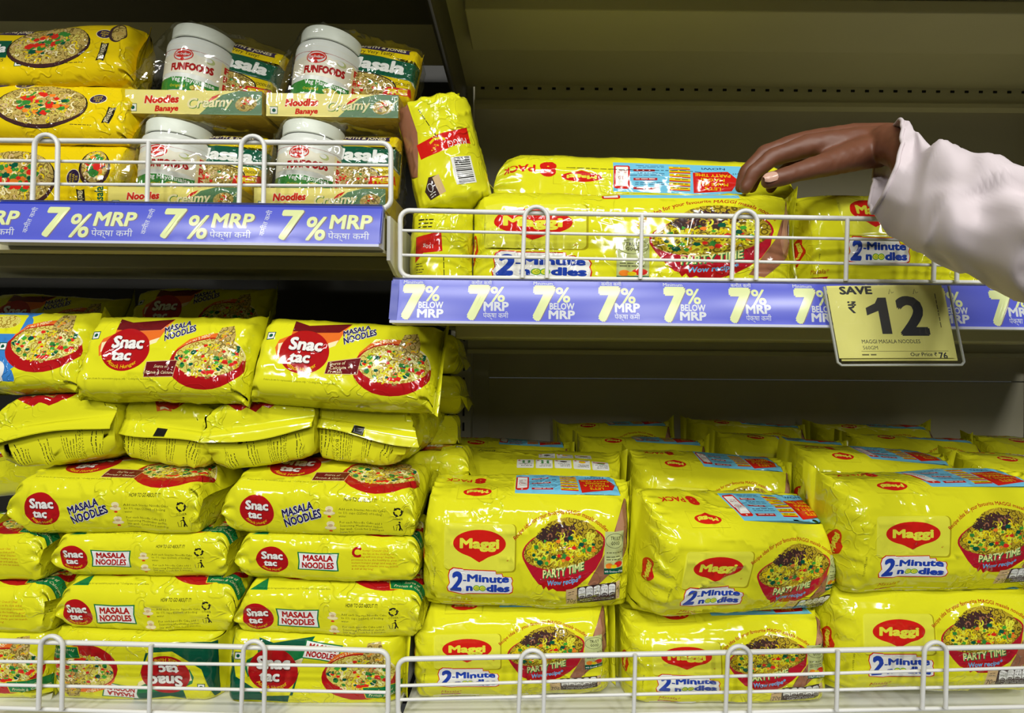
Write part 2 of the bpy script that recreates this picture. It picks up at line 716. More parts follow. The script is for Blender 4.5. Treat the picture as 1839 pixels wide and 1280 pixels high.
# ------------------------------------------------------------------ eight-pack noodle bag (red oval on a card, party bowl)
def logo_oval(d, k=1.0, txt='Maggi', card=True, cw=69, ch=40):
    """red lens with a pointed foot; centred on 0,0"""
    if card:
        d.rrect(EDGE, -cw / 2 * k + 0.6, (-ch / 2 - 1.2 - 2) * k, cw / 2 * k + 1.4, (ch / 2 - 2) * k, 4 * k)
        d.rrect(CARD, -cw / 2 * k, (-ch / 2 - 2) * k, cw / 2 * k, (ch / 2 - 2) * k, 4 * k)
    p = []
    for i in range(40):
        t = 2 * math.pi * i / 40 - math.pi / 2
        x, y = 25.7 * math.cos(t), 11.8 * math.sin(t)
        if y < 0:
            y -= 4.2 * max(0, 1 - abs(x) / 9.5)
        p.append((x * k, (y + 1.2) * k))
    d.poly(RED, p)
    d.text(CARD, txt, 0, -2.6 * k, 8.0 * k, 38.5 * k, bold=0.05)


def two_minute(d):
    """white plate with blue lettering; origin at its lower left, 64 x 22 mm"""
    out = [(1, 1), (0, 5), (2.5, 9), (1.2, 15), (2.5, 19.5), (6, 22), (15, 21.6), (16, 21), (47, 21), (47.5, 18.5), (53, 18.5), (54, 15.8), (62, 15.2), (63.4, 12.5), (62.4, 9.5), (63.6, 6), (63, 1.5), (60, 0), (20, -0.4), (15, -1)]
    c = (32, 10.5)
    d.poly(RED, [(c[0] + (x - c[0]) * 1.028, c[1] + (y - c[1]) * 1.085) for x, y in out])
    d.poly(WHITE, out)
    d.text(BLUE, '2', 8.4, 2.2, 16.6, 12.5, bold=0.05, shear=0.2)
    d.text(BLUE, '-', 17.0, 10.2, 5, 3.4, bold=0.05)
    d.text(BLUE, 'Minute', 39.8, 11.0, 6.4, 41, bold=0.05)
    d.text(BLUE, 'n', 21.5, 2.2, 6.4, 6.6, bold=0.06)
    d.text(BLUE, 'dles', 49.5, 2.2, 6.4, 23, bold=0.06)
    for x in (28.6, 34.4):
        d.ell(LEAF, x, 4.8, 3.4, 2.9)
        d.ell(CARD, x, 4.8, 2.7, 2.2)
        d.ring(LEAF, x + 0.4, 4.8, 1.2, 0.9, 0.35, n=12)


def party_bowl(d):
    """printed bowl of noodles; origin at the rim centre, about 82 mm wide"""
    th = 10
    c, s = math.cos(R(th)), math.sin(R(th))
    rx, ry = 41, 18.5

    def E(t, k=1.0):
        x, y = rx * k * math.cos(t), ry * k * math.sin(t)
        return (x * c - y * s, x * s + y * c)
    hand = [(42, -2), (52, 22), (66, 46), (70, 44), (70, -4), (58, -14), (44, -26), (34, -36), (24, -34)]
    d.poly(SKINP, hand)
    d.poly(SKIN2, [(52, 22), (60, 34), (62, 20), (58, -6), (50, -16), (46, -4)])
    body = [E(math.pi + 0.12), (-36, -16), (-30, -25), (-24, -32), (-21, -33), (-19, -37), (-16.5, -34), (-14, -38), (-10, -36), (-6, -38.5), (4, -38), (14, -34), (24, -27), (32, -19), (38, -8), E(0.02)]
    d.poly(CRIM, body)
    d.poly(DRED, [(-24, -32), (-21, -33), (-19, -37), (-16.5, -34), (-14, -38), (-10, -36), (-6, -38.5), (4, -38), (14, -34), (24, -27), (10, -26), (-10, -27)])
    d.poly(CRIM, [E(2 * math.pi * i / 40) for i in range(40)])
    d.poly(NOO, [E(2 * math.pi * i / 40, 0.955) for i in range(40)])
    # heap above the rim
    hp = [E(0.35, 0.9), (30, 18), (22, 23), (12, 25), (4, 26.5), (-6, 25), (-14, 22), (-24, 14), E(2.8, 0.9), (-10, -4), (18, -2)]
    d.poly(NOO, hp)
    chunks(d, (PLUM, PLUM, BROWN), 17, 8.5, 26, 3.0, 5, rot=8, ox=-6, oy=12)
    d.push(-4, 13, 8); curls(d, (BROWN, PLUM, BROWN, SKINP), 25, 9, 34, 1.3, 17, size=1.5); d.pop()
    curls(d, (CARD, AMB, NOO, YEL, CARD), 38, 16, 80, 1.35, 3, rot=10, size=1.35)
    chunks(d, (PEA, LEAF, DGREEN, CARROT, CHILI), 36, 14, 34, 2.5, 8, rot=10, oy=-1)
    chunks(d, (PLUM, BROWN), 11, 6, 8, 2.2, 6, rot=8, ox=-8, oy=14)
    d.poly(BROWN, [(-20 + (9 if i % 2 == 0 else 2.6) * math.cos(6.283 * i / 16), 9 + (9 if i % 2 == 0 else 2.6) * 0.7 * math.sin(6.283 * i / 16)) for i in range(16)])

    def wav(a, b):
        return (a, b + a * 0.18 + 0.0024 * a * a)
    d.text(GREEN, 'PARTY TIME', 0.6, -24.2, 6.9, 40.4, bold=0.06, warp=wav)
    d.text(PALE, 'PARTY TIME', 0, -23.6, 6.9, 40, bold=0.03, warp=wav)
    d.text(SKYB, 'Wow recipe*', 1, -31.6, 4.6, 33, bold=0.03, shear=0.1, warp=lambda a, b: (a, b + a * 0.13 + 0.002 * a * a))
    for i in range(1):
        R0 = 62.0
        d.arctext(DRED, 'Recipe idea for your favourite MAGGI masala noodles', 1, -33, R0, 95, 3.6, 92, bold=0.02, shear=0.2)


def truly_good(d, w=21, h=39):
    d.rect(SAGE, 0, 0, w, h)
    d.ring(BLACK, w / 2, h - 8, w * 0.47, 6.4, 0.35, n=24)
    d.text(BLACK, 'TRULY', w / 2 + 0.3, h - 7.2, 3.1, 10.5, bold=0.02)
    d.text(BLACK, 'GOOD', w / 2 + 0.3, h - 11.6, 3.1, 9.6, bold=0.02)
    lines(d, BLACK, 2, h - 19, w - 4, 1, 1.1, 2, 0.05, 4)
    lines(d, BLACK, 2, h - 23, w - 4, 2, 1.1, 2.4, 0.1, 5)
    d.ell(CARROT, 5, 8, 3.6, 2.6)
    d.ell(CHILI, 15, 9, 5, 2.8)
    d.ell(AMB, 10, 7.4, 3, 1.8)
    d.rect(DGREEN, 0, 0, w, 5.6)
    d.text(WHITE, 'with Goodness of Iron', w / 2, 1.6, 2.0, w - 1.4, bold=0.02)


def nutrition(d):
    """beige 70 g panel and dark strip of five tabs, 55 x 19 mm"""
    d.rect(BEIGE, 0, 0, 11, 19)
    lines(d, BROWN, 2, 15.5, 7, 2, 1.0, 2.6, 0.2, 3)
    d.text(BLACK, '70g', 5.4, 2.0, 6.2, 9, bold=0.0)
    d.rect(BROWN, 11, 0, 50, 19.5)
    d.rect(BEIGE, 50, 1, 55, 19.5)
    d.text(BROWN, 'Each serve', 53.6, 10, 1.8, 15, rot=90)
    for i, (a, b, c) in enumerate((('Energy', '299kcal', '15%'), ('Total Fat', '11.0g', '16%'), ('Saturates', '4.8g', '22%'), ('Total Sugar', '1.5g', '2%'), ('Sodium', '820.4mg', '34%'))):
        x = 12.2 + i * 7.5
        d.rrect(WHITE, x, 6.6, x + 6.9, 18.6, 2.6)
        d.text(BLACK, a, x + 3.4, 15.4, 1.25, 5.2)
        d.text(BLACK, b, x + 3.4, 11.8, 2.0, 5.8)
        d.ell(BROWN, x + 3.4, 8.2, 2.7, 1.8, n=16)
        d.text(WHITE, c, x + 3.4, 7.4, 1.5, 3.6)
    d.text(WHITE, '% of guideline daily amount of an', 30.5, 3.9, 1.5, 34)
    d.text(WHITE, 'average adult (2000 kcal)', 30.5, 1.3, 1.5, 28)


def recipe_panel(d):
    """light blue recipe panel of the bag's other face, read from behind; 109 x 60 mm"""
    d.rect(CYAN, 0, 0, 109, 60)
    d.poly(RED, [(3, 32), (9, 52), (41, 58), (42, 20), (12, 14)])
    for i, t in enumerate(("LET'S", 'MAKE IT A', 'MAGGI', 'PARTY TIME')):
        d.text(AMB, t, 25, 46 - i * 8.5, 5.4, (14, 26, 20, 30)[i], bold=0.02)
    d.text(NAVY, 'NOW!', 24, 6, 5, 20, bold=0.02)
    for i in range(6):
        y = 8 + i * 8
        d.rect(AMB, 44, y, 62, y + 4.6)
        d.rect(RED, 44, y + 4.6, 62, y + 6.6)
        lines(d, BLACK, 46, y + 1.4, 14, 1, 1.8, 2, 0.1, i)
    for i in range(3):
        y = 44 - i * 17
        d.rect(DRED, 70 + 2 * i, y + 5.5, 92, y + 10)
        lines(d, WHITE, 72 + 2 * i, y + 6.8, 18, 1, 1.8, 2, 0.1, i + 9)
        lines(d, NAVY, 66, y, 30, 2, 1.6, 3.4, 0.2, i + 20)
    d.rrect(RED, 95, 8, 108.6, 54, 3)
    d.rect(WHITE, 96.6, 11, 107, 49)
    d.ring(DRED, 102, 33, 3, 3, 0.7, n=16)
    d.ring(DRED, 102, 33, 1.2, 1.2, 0.6, n=12)
    lines(d, DRED, 97.6, 22, 8.4, 2, 1.6, 3.4, 0.2, 31)
    d.ell(WHITE, 102, 51.6, 1.0, n=10)


def recipe_steps(d, n=4):
    for i in range(n):
        x = i * 24
        d.rrect(WHITE, x, 0, x + 21.5, 20, 1.5)
        lines(d, BLACK, x + 2, 16, 16, 3, 1.1, 2.2, 0.3, i + 40)
        if i == 0:
            d.rect(RED, x + 4, 3, x + 17, 5.5)
            d.ell(LEAF, x + 10, 6.5, 5, 1.8)
        elif i == 1:
            d.ell(CARROT, x + 10, 6, 4.4, 3)
            d.ell(AMB, x + 10, 6.6, 3.4, 2)
            d.stroke(BROWN, [(x + 6, 4), (x + 2, 2)], 0.8)
        elif i == 2:
            d.ell(BROWN, x + 10, 5.4, 4.6, 2.4)
        else:
            for a in (6, 13):
                d.ell(PEA, x + a, 5, 1.8)
                d.ell(PEA, x + a, 9, 1.8)
        d.ell(RED, x + 18.6, 3, 1.6, n=14)
        d.text(WHITE, '123456'[i], x + 18.6, 2.2, 1.7)


MAG = dict(L=270.0, W=96.0, T=100.0, Tz=50.0, Xz=22.0, F=17.0)


def design_maggi(kind='front'):
    d = Design()
    W, T = MAG['W'], MAG['T']
    u0 = 35
    if kind in ('front', 'wide', 'short'):
        if kind == 'front':
            lx, bx, ox = u0 + 55, u0 + 137, u0 + 24
        elif kind == 'wide':
            lx, bx, ox = u0 + 34, u0 + 149, u0 + 8
        else:
            lx, bx, ox = u0 + 70, u0 + 300, u0 + 40
        ly, ty = {'front': (62, 19), 'wide': (68, 21), 'short': (80, 34)}[kind]
        d.push(lx, ly); logo_oval(d); d.pop()
        d.text(DRED, '®', lx + 28, 48, 2.4)
        d.push(ox, ty); two_minute(d); d.pop()
        d.push(ox if kind != 'short' else u0 - 4, 4 if kind != 'short' else 20); d.text(DRED, 'Masala*', 14, 3.5, 4.2, 22, shear=0.2); 
        d.poly(DRED, [(2, -2.5), (22, -2.0), (24, 1.2), (3, 0.8)])
        lines(d, CARD, 4, -1.2, 16, 1, 1.1, 2, 0.1, 2); d.pop()
        if kind != 'short':
            d.push(bx, 60.5); party_bowl(d); d.pop()
            if kind == 'front':
                d.push(u0 + 177, 36); truly_good(d); d.pop()
                d.push(u0 + 141, 5.2, 3); nutrition(d); d.pop()
            else:
                d.push(u0 + 88, 18); truly_good(d); d.pop()
                d.push(u0 + 174, 4, 2); nutrition(d); d.pop()
        d.text(BLACK, 'CUSTOMER CARE', u0 + 11, 31, 1.6, 20, rot=84)
        # end panel: small mark read sideways, thumbnails by the foot
        d.push(20, 46, 80); logo_oval(d, 0.52, card=False); d.pop()
        d.push(u0 + 16, -4.2); d.pop()
        for i in range(4):
            x = u0 + 18 + i * 26
            d.rect(WHITE, x, 0, x + 22, 1.6)
        # far face, read from behind: on top
        if kind == 'wide':
            d.push(204, W + 96, 180, 0.84, 0.72); recipe_panel(d); d.pop()
            d.rect(CYAN, 118, W - 1, 204, W + 7)
            d.rrect(RED, 114, W - 2, 126, W + 7, 2)
            d.rect(WHITE, 115.4, W, 124.6, W + 6)
            lx2, lv, px2, pv = 90, 72, 56, 90
        else:
            d.push(u0 + 197, W + 74, 180); recipe_panel(d); d.pop()
            lx2, lv, px2, pv = u0 + 50, 17, u0 + 40, 62
        d.push(lx2, W + lv, 180)
        d.stroke(EDGE, [(-20, -11), (20, -11), (20, 11), (-20, 11)], 0.5, True)
        logo_oval(d, 0.56, card=False); d.pop()
        d.push(px2, W + pv, 180); d.text(RED, '8', -10, 0, 18, 12, bold=0.08); d.text(RED, 'PACK', 13, 4, 10, 28, bold=0.03); d.pop()
        d.push(u0 + 190, W + 84, 180); d.text(BLACK, '* NET WEIGHT 560g', 20, 0, 2.6); lines(d, BLACK, 50, 0, 100, 1, 1.6, 2, 0.1, 3); d.pop()
        # underside
        d.push(u0 + 14, 2 * (W + T) - 26); recipe_steps(d, 6); d.pop()
    else:
        # a bag lying on its front: steps towards the viewer
        d.push(u0 + 190, W + 30, 180); recipe_steps(d, 5); d.pop()
        d.push(u0 + 170, W + 60, 180); recipe_steps(d, 3); d.pop()
        d.text(BLACK, 'Jeera', u0 + 30, W + 60, 8, 24, shear=0.3)
    return d


# ------------------------------------------------------------------ four-pack masala noodle bag (red egg logo)
SNA = dict(L=191.0, W=74.0, T=46.0, Tz=23.0, Xz=13.0, F=17.0)


def egg(d, k=1.0, swoosh=False, green=False):
    """red egg with the two-line name; centred, about 46 mm across at k = 1"""
    if swoosh:
        sw = [(-24, -8), (-28, 2), (-26, 10), (-16, 16), (-17, 33), (-2, 28), (37, 35), (28, 10), (18, 2), (0, 8)]
        d.poly(ORG if not green else GREEN, [(x * k, y * k) for x, y in sw])
        d.poly(MAROON if not green else DGREEN, [(x * k, y * k) for x, y in [(-16, 20), (-17, 33), (-2, 28), (37, 35), (28, 22), (0, 20)]])
        d.poly(CREAM, [(x * k, y * k) for x, y in [(-24, -4), (-26, 6), (-20, 8), (-18, 0)]])
        d.poly(CREAM, [(x * k, y * k) for x, y in [(20, 4), (27, 8), (29, 14), (20, 10)]])
    p = []
    for i in range(44):
        t = 2 * math.pi * i / 44
        x, y = math.cos(t), math.sin(t)
        x *= 1 + 0.06 * (-y)
        p.append((23 * k * x - 1.5 * k * y, 22 * k * y))
    d.poly(DRED, p)
    d.text(MAROON, 'Snac', 0.4 * k, 1.0 * k, 12 * k, 32 * k, bold=0.09)
    d.text(MAROON, 'tac', -2.6 * k, -11.4 * k, 10 * k, 20 * k, bold=0.09)
    d.text(WHITE, 'Snac', 0, 1.6 * k, 12 * k, 31 * k, bold=0.045)
    d.text(WHITE, 'tac', -3 * k, -10.8 * k, 10 * k, 19 * k, bold=0.045)
    d.arctext(AMB, 'Attack Hunger', 0, 0, 19.6 * k, -92, 3.8 * k, 96, below=True, bold=0.01)


def masala_sticker(d, k=1.0, rot=22):
    d.push(0, 0, rot, k, k)
    for off, m, b in ((0, PURP, 0.2), (0, WHITE, 0.165), (0, NAVY, 0.075)):
        d.text(m, 'MASALA', -1, 1.4, 6.4, 27, bold=b*.55, shear=0.18)
        d.text(m, 'NOODLES', 1, -7.4, 7.0, 33, bold=b*.55, shear=0.12)
    d.pop()


def masala_box(d, k=1.0):
    d.push(0, 0, 0, k, k)
    d.poly(GREEN, [(-18.6, 9.6), (0, 8.8), (18.8, 9.4), (17.6, 0), (18.6, -9.8), (0, -9.0), (-18.4, -9.4), (-17.4, 0)])
    d.poly(WHITE, [(-17.2, 8.4), (0, 7.6), (17.4, 8.2), (16.4, 0), (17.2, -8.6), (0, -7.8), (-17, -8.2), (-16.2, 0)])
    d.text(DRED, 'MASALA', 0, 0.9, 5.6, 27, bold=0.05)
    d.text(DRED, 'NOODLES', 0, -6.6, 5.8, 28.6, bold=0.05)
    d.pop()


def snac_bowl(d, tag_=None, rim=True):
    """red bowl of noodles seen from above; origin at centre, about 74 x 50 mm"""
    d.poly(ORG, [(-36, -4), (-33, 12), (-24, 22), (-10, 27), (4, 28), (4, 20), (-14, 17), (-26, 8), (-30, -6)])
    d.arctext(CREAM, 'READY IN 2 MINS*', 4, -14, 39.5, 122, 3.4, 48, bold=0.02, shear=0.2)
    d.ell(DRED, 0, -2, 37, 25.5)
    d.poly(CREAM, [(34 * math.cos(t) * 1.06, 22 * math.sin(t) * 1.12) for t in (0.1 + i * 0.1 for i in range(9))] + [(34 * math.cos(t), 20 * math.sin(t)) for t in (0.9 - i * 0.1 for i in range(9))])
    d.ell(NOOL, 0.5, 3, 33.5, 19)
    d.poly(NOOB, [(4, 6), (2, 22), (6, 34), (18, 36), (22, 26), (23, 8), (14, 2)])
    curls(d, (CREAM, PALE, YEL, AMB, NOOB), 32, 18, 60, 1.3, 21, size=1.3)
    d.push(12, 18); curls(d, (CARROT, AMB, BEIGE), 9, 15, 14, 0.9, 5); d.pop()
    chunks(d, (CHILI, PEA, CHILI, LEAF, CHILI, DGREEN), 31, 16, 34, 2.9, 9, oy=2)
    for x, y in ((-28, 2), (14, -8), (26, 12)):
        chunks(d, (DGREEN, PEA, DGREEN), 3.4, 3.0, 7, 2.0, int(x) + 50, ox=x, oy=y)
    if tag_ == 'maroon2':
        d.poly(BEIGE, [(-60.5, 1.4), (-30, 7.4), (-31, -9.6), (-61.5, -11)])
        d.poly(MAROON, [(-60, 0.8), (-30.5, 6.6), (-31.5, -9), (-61, -10.4)])
        d.text(CREAM, 'Source of', -51, -1.4, 3.2, 15, shear=0.2, rot=8)
        d.text(CREAM, 'Calcium +', -48, -5.4, 3.2, 19, shear=0.2, rot=5)
        d.text(CREAM, 'Protein', -52, -9.4, 3.0, 13, shear=0.2, rot=3)
    elif tag_ == 'maroon':
        d.poly(BEIGE, [(-60.5, -2.2), (-29, -0.4), (-30, -16.6), (-59.5, -17.6)])
        d.poly(MAROON, [(-60, -2.8), (-29.5, -1), (-30.5, -16), (-59, -17)])
        d.text(CREAM, 'Source of', -44, -8.2, 3.0, 14, shear=0.2)
        d.text(CREAM, 'Protein & Calcium', -44.6, -13.8, 2.9, 26, shear=0.2)
    elif tag_ == 'green':
        d.poly(AMB, [(2, -12.5), (45, -9.5), (44, -25), (6, -25.5)])
        d.poly(GREEN, [(3, -13.2), (44.4, -10.2), (43.4, -24.3), (6.6, -24.8)])
        d.text(CREAM, 'Source of', 25, -17.8, 3.2, 15, shear=0.2)
        d.text(CREAM, 'Protein & Calcium', 25, -22.8, 3.0, 32, shear=0.2)


def recycle(d):
    for i in range(3):
        a = 90 + 120 * i
        p = [(3.6 * math.cos(R(a + q)), 3.6 * math.sin(R(a + q))) for q in (-38, -10, 18, 46)]
        d.stroke(BLACK, p, 1.5)
        e = p[-1]
        d.poly(BLACK, [(e[0] + 1.9 * math.cos(R(a + 136 + q)), e[1] + 1.9 * math.sin(R(a + 136 + q))) for q in (0, 120, 240)])
    d.text(BLACK, 'OTHER', 0, -7.4, 2.2, 9)
    d.push(0, -15)
    d.ell(BLACK, 1.6, 5.4, 1.0, n=12)
    d.stroke(BLACK, [(1.2, 4), (2.2, 0.6), (1.4, -3)], 1.5)
    d.stroke(BLACK, [(2.2, 0.6), (4, -3)], 1.0)
    d.stroke(BLACK, [(1.4, 3.4), (-1.6, 2.2)], 0.7)
    d.stroke(BLACK, [(-4, 1.4), (-3.4, -3), (-1.2, -3), (-0.6, 1.4)], 0.5)
    d.pop()


def chef(d):
    d.ell(CREAM, 0, 2.4, 3.4, 2.6)
    d.ell(CREAM, 0, -1.4, 5.0, 1.9)
    d.ring(BEIGE, 0, -1.4, 5.0, 1.9, 0.3, n=20)
    d.ell(BEIGE, 0, 0.8, 2.0, 1.4)
    d.poly(CHILI, [(-1.8, -4.4), (0, -3.6), (1.8, -4.4), (1.2, -5.6), (-1.2, -5.6)])


def how_to(d, x, y):
    d.text(BLACK, 'HOW TO GO ABOUT IT!', x, y, 3.3, 29, bold=0.02, shear=0.1, al='L')
    for i, t in enumerate(('Add each Snactac Noodle Cake', 'to 1½ cups (225ml) of boiling', 'water.')):
        d.text(BLACK, t, x - 4, y - 8.4 - 3.4 * i, 2.2, (41, 38, 7)[i], al='L')
    for i, t in enumerate(('For each Noodle Cake add 1', 'Seasoning Mealmaker sachet.', 'Stir well. Cook for 2 minutes.', 'Serve hot.')):
        d.text(BLACK, t, x - 3, y - 21 - 3.2 * i, 2.2, (37, 38, 39, 12)[i], al='L')
    d.push(x - 12, y - 10); chef(d); d.pop()
    d.push(x - 11, y - 24); chef(d); d.pop()


def chomp(d, x, y):
    d.text(DRED, 'C', x, y - 6, 10, 8.6, bold=0.05, al='L')
    for i, t in enumerate(('homp! Crunch! Chat', 'the fun on the clock and to', 'munching will not stop! Snactac', 'promises to be the healthy to your', 'instant hunger pangs and with the', 'wide range of snacks, you can munch', '& chill all day long!')):
        d.text(DRED, t, x + (10 if i < 2 else 0), y - 3.4 * i, 2.0, (24, 29, 40, 42, 42, 43, 20)[i], al='L')


def design_snac(kind):
    d = Design()
    L, W, T = SNA['L'], SNA['W'], SNA['T']
    green = kind in ('greenside', 'greenchomp', 'greenface')
    # main face
    d.push(13, 0)
    d.push(46, 38); egg(d, 1.0, swoosh=True, green=green); d.pop()
    if green:
        d.poly(GREEN, [(8, 4), (20, 18), (24, 4)])
        d.push(92, 58, -8); masala_box(d, 1.0); d.pop()
        d.push(130, 33); snac_bowl(d, 'green'); d.pop()
        if kind == 'greenface':
            d.poly(DGREEN, [(2, 2), (60, 2), (72, 40), (66, 12), (40, 10), (10, 30), (0, 72), (-4, 72), (-4, 4)])
            d.push(46, 38); egg(d, 1.05); d.pop()
    else:
        d.push(92, 60); masala_sticker(d, 0.96); d.pop()
        d.push(130, 28); snac_bowl(d, 'maroon2' if kind == 'facecalcium' else 'maroon'); d.pop()
    d.text(BLACK, 'Picture shown for representation purpose only. * Cooking time on medium flame.', 48, 8 if not green else 5, 1.8, 68)
    # veg mark
    d.push(11, 52); d.rect(DGREEN, -4, -4, 4, 4); d.rect(WHITE, -3.2, -3.2, 3.2, 3.2); d.ell(DGREEN, 0, 0, 1.9, n=14); d.pop()
    d.pop()
    # front side panel
    d.push(13, 2 * W + T)
    if kind in ('sideblue',):
        d.push(28, 26); egg(d, 0.66); d.pop()
        d.push(66, 25); masala_sticker(d, 1.05, 20); d.pop()
        how_to(d, 104, 39)
        d.push(152, 31); recycle(d); d.pop()
    elif kind == 'greenside':
        d.push(17, 24); egg(d, 0.64); d.pop()
        d.push(54, 24); masala_box(d, 1.06); d.pop()
        how_to(d, 98, 37)
        d.push(141, 33); recycle(d); d.pop()
    elif kind == 'greenchomp':
        d.push(31, 24); egg(d, 0.66); d.pop()
        d.push(74, 24); masala_box(d, 1.04); d.pop()
        chomp(d, 105, 36)
    d.pop()
    if kind == 'end':
        # both ends: a black register mark and columns of fine print
        for s in (0, 1):
            d.push(L if s else 0, 0, 180 if s else 0)
            d.pop()
        for u in (-4.5,):
            d.rect(BLACK, u - 3.5, W * 0.45, u + 3.5, W * 0.45 + 9)
            d.rect(BLACK, u - 3.5, W + T + W * 0.42, u + 3.5, W + T + W * 0.42 + 9)
        for c in range(3):
            y = W + T + 12 + c * 17
            for i in range(4):
                lines(d, BLACK, 3, y + i * 2.8, 15, 1, 1.4, 2, 0.3, c * 7 + i)
                lines(d, BLACK, 3, c * 17 + 18 + i * 2.8, 13, 1, 1.4, 2, 0.3, c * 5 + i)
        d.push(9, W + T + 60, -90); d.text(BLACK, 'BOX NO.2623', 0, 0, 3.2, 14); d.pop()
        d.push(10, 22, 90); d.text(BLACK, 'BOX NO.2623', 0, 0, 2.8, 14); d.text(BLACK, '022-67727627', 0, -4, 2.8, 14); d.pop()
    return d


# ------------------------------------------------------------------ yellow bag with the dark bowl
SJ = dict(L=206.0, W=70.0, T=40.0, Tz=20.0, Xz=9.0, F=10.0)


def flag(d, mat, t, x, y, w, h, rot=0, ink=None):
    d.push(x, y, rot)
    d.poly(mat, [(-w / 2, h / 2), (0, h / 2 - 1.2), (w / 2, h / 2), (w / 2 - 1.5, 0), (w / 2, -h / 2), (0, -h / 2 - 1.2), (-w / 2, -h / 2), (-w / 2 + 1.5, 0)])
    d.text(ink or CREAM, t, 0, -h * 0.28, h * 0.55, w * 0.84, bold=0.02)
    d.pop()


def aadha(d, x, y, k=1.0, rot=0):
    d.push(x, y, rot, k, k)
    d.ell(CREAM, 0, 0, 9.6, 7.4)
    d.ell(PURP, 0, 0, 8.9, 6.7)
    d.text(AMB, 'AADHA', 0, 2.0, 2.6, 10)
    d.text(AMB, 'MAAR', 0, -1.4, 2.6, 9)
    d.text(AMB, 'KE', 0, -4.6, 2.4, 4.4)
    d.pop()


def veg_noodles(d, rx, ry, seed=3):
    d.ell(BLACK, 0, -1.6, rx + 2.4, ry + 2.2)
    d.ell(PLUM, 0, -3.4, rx + 1.2, ry - 0.4)
    d.ell(NOOB, 0, 0.6, rx, ry)
    curls(d, (NOOL, BEIGE, CREAM, AMB, NOOL), rx, ry, 70, 1.5, seed, size=1.7)
    chunks(d, (CHILI, CHILI, PEA, DGREEN, CARROT, CHILI, PEA), rx * 0.6, ry * 0.6, 40, 4.4, seed + 1, oy=2)
    r = random.Random(seed)
    for i in range(7):
        x, y = r.uniform(-rx * 0.5, rx * 0.5), r.uniform(-ry * 0.3, ry * 0.6)
        d.ell(PEA, x, y, 2.0, n=12)
        d.ell(LEAF, x - 0.4, y + 0.5, 1.0, n=10)


def design_sj(kind='a'):
    d = Design()
    L, W, T = SJ['L'], SJ['W'], SJ['T']
    if kind == 'a':
        d.poly(DGREEN, [(20, 26), (70, 22), (70, 48), (20, 52)])
        d.text(WHITE, 'Masala', 46, 31, 12, 42, bold=0.04)
        d.text(BLACK, 'NOODLES', 56, 17, 4, 24, bold=0.02)
        d.push(84, 14); d.rect(DGREEN, -4, -4, 4, 4); d.rect(WHITE, -3.2, -3.2, 3.2, 3.2); d.ell(DGREEN, 0, 0, 1.9, n=14); d.pop()
        flag(d, PURP, 'SMITH & JONES', 70, 62, 40, 9, -4)
        d.push(112, 37); veg_noodles(d, 42, 27); d.pop()
        aadha(d, 168, 50, 0.9, -10)
        flag(d, BLACK, 'SMITH & JONES', 170, 24, 26, 8, 86)
        d.ell(BROWN, 181, 52, 9, 14)
        d.ell(NOOB, 182, 52, 7, 12)
        lines(d, BLACK, 130, 10, 22, 1, 1.2, 2, 0.1, 3)
    elif kind == 'b':
        d.poly(DGREEN, [(10, 20), (56, 18), (56, 44), (10, 46)])
        d.text(WHITE, 'Masala', 34, 27, 12, 40, bold=0.04)
        flag(d, PURP, 'SMITH & JONES', 44, 62, 36, 10, 6)
        d.push(106, 33); veg_noodles(d, 44, 28, 8); d.pop()
        aadha(d, 78, 63, 1.0, 10)
        aadha(d, 160, 44, 0.9, 10)
        flag(d, BLACK, 'SMITH & JONES', 176, 22, 24, 8, 86)
        lines(d, BLACK, 140, 7, 22, 1, 1.2, 2, 0.1, 3)
    else:
        d.push(86, 34); veg_noodles(d, 40, 28, 12); d.pop()
        d.push(166, 46); veg_noodles(d, 13, 17, 14); d.pop()
        aadha(d, 146, 34, 0.95, 90)
        flag(d, BLACK, 'SMITH & JONES', 154, 12, 22, 8, 90)
        d.text(DGREEN, 'Masala', 176, 14, 8, 24, bold=0.03, rot=90)
        d.text(BLACK, 'NOODLES', 184, 14, 3, 16, rot=90)
    for v0 in (W + 6, 2 * W + T + 8):
        d.push(150, v0); d.ell(BROWN, 0, 10, 22, 9); d.ell(NOOB, 0, 10, 20, 7.6); d.pop()
    return d
# ------------------------------------------------------------------ bags
_comp = {}


def comp_bag(key, spec, d, base, fine=3.6, coarse=9.0):
    if key not in _comp:
        L, W, T, F, Tz = (spec[k] for k in ('L', 'W', 'T', 'F', 'Tz'))
        us = steps(-F, 0, F / 6) + steps(0, Tz, 2.6) + steps(Tz, L - Tz, fine) + steps(L - Tz, L, 2.6) + steps(L, L + F, F / 6) + [L + F]
        vs = steps(0, W, fine) + steps(W, W + T, fine) + steps(W + T, 2 * W + T, coarse) + steps(2 * W + T, 2 * (W + T), fine) + [2 * (W + T)]
        _comp[key] = d.compile(us, vs, base)
    return _comp[key]


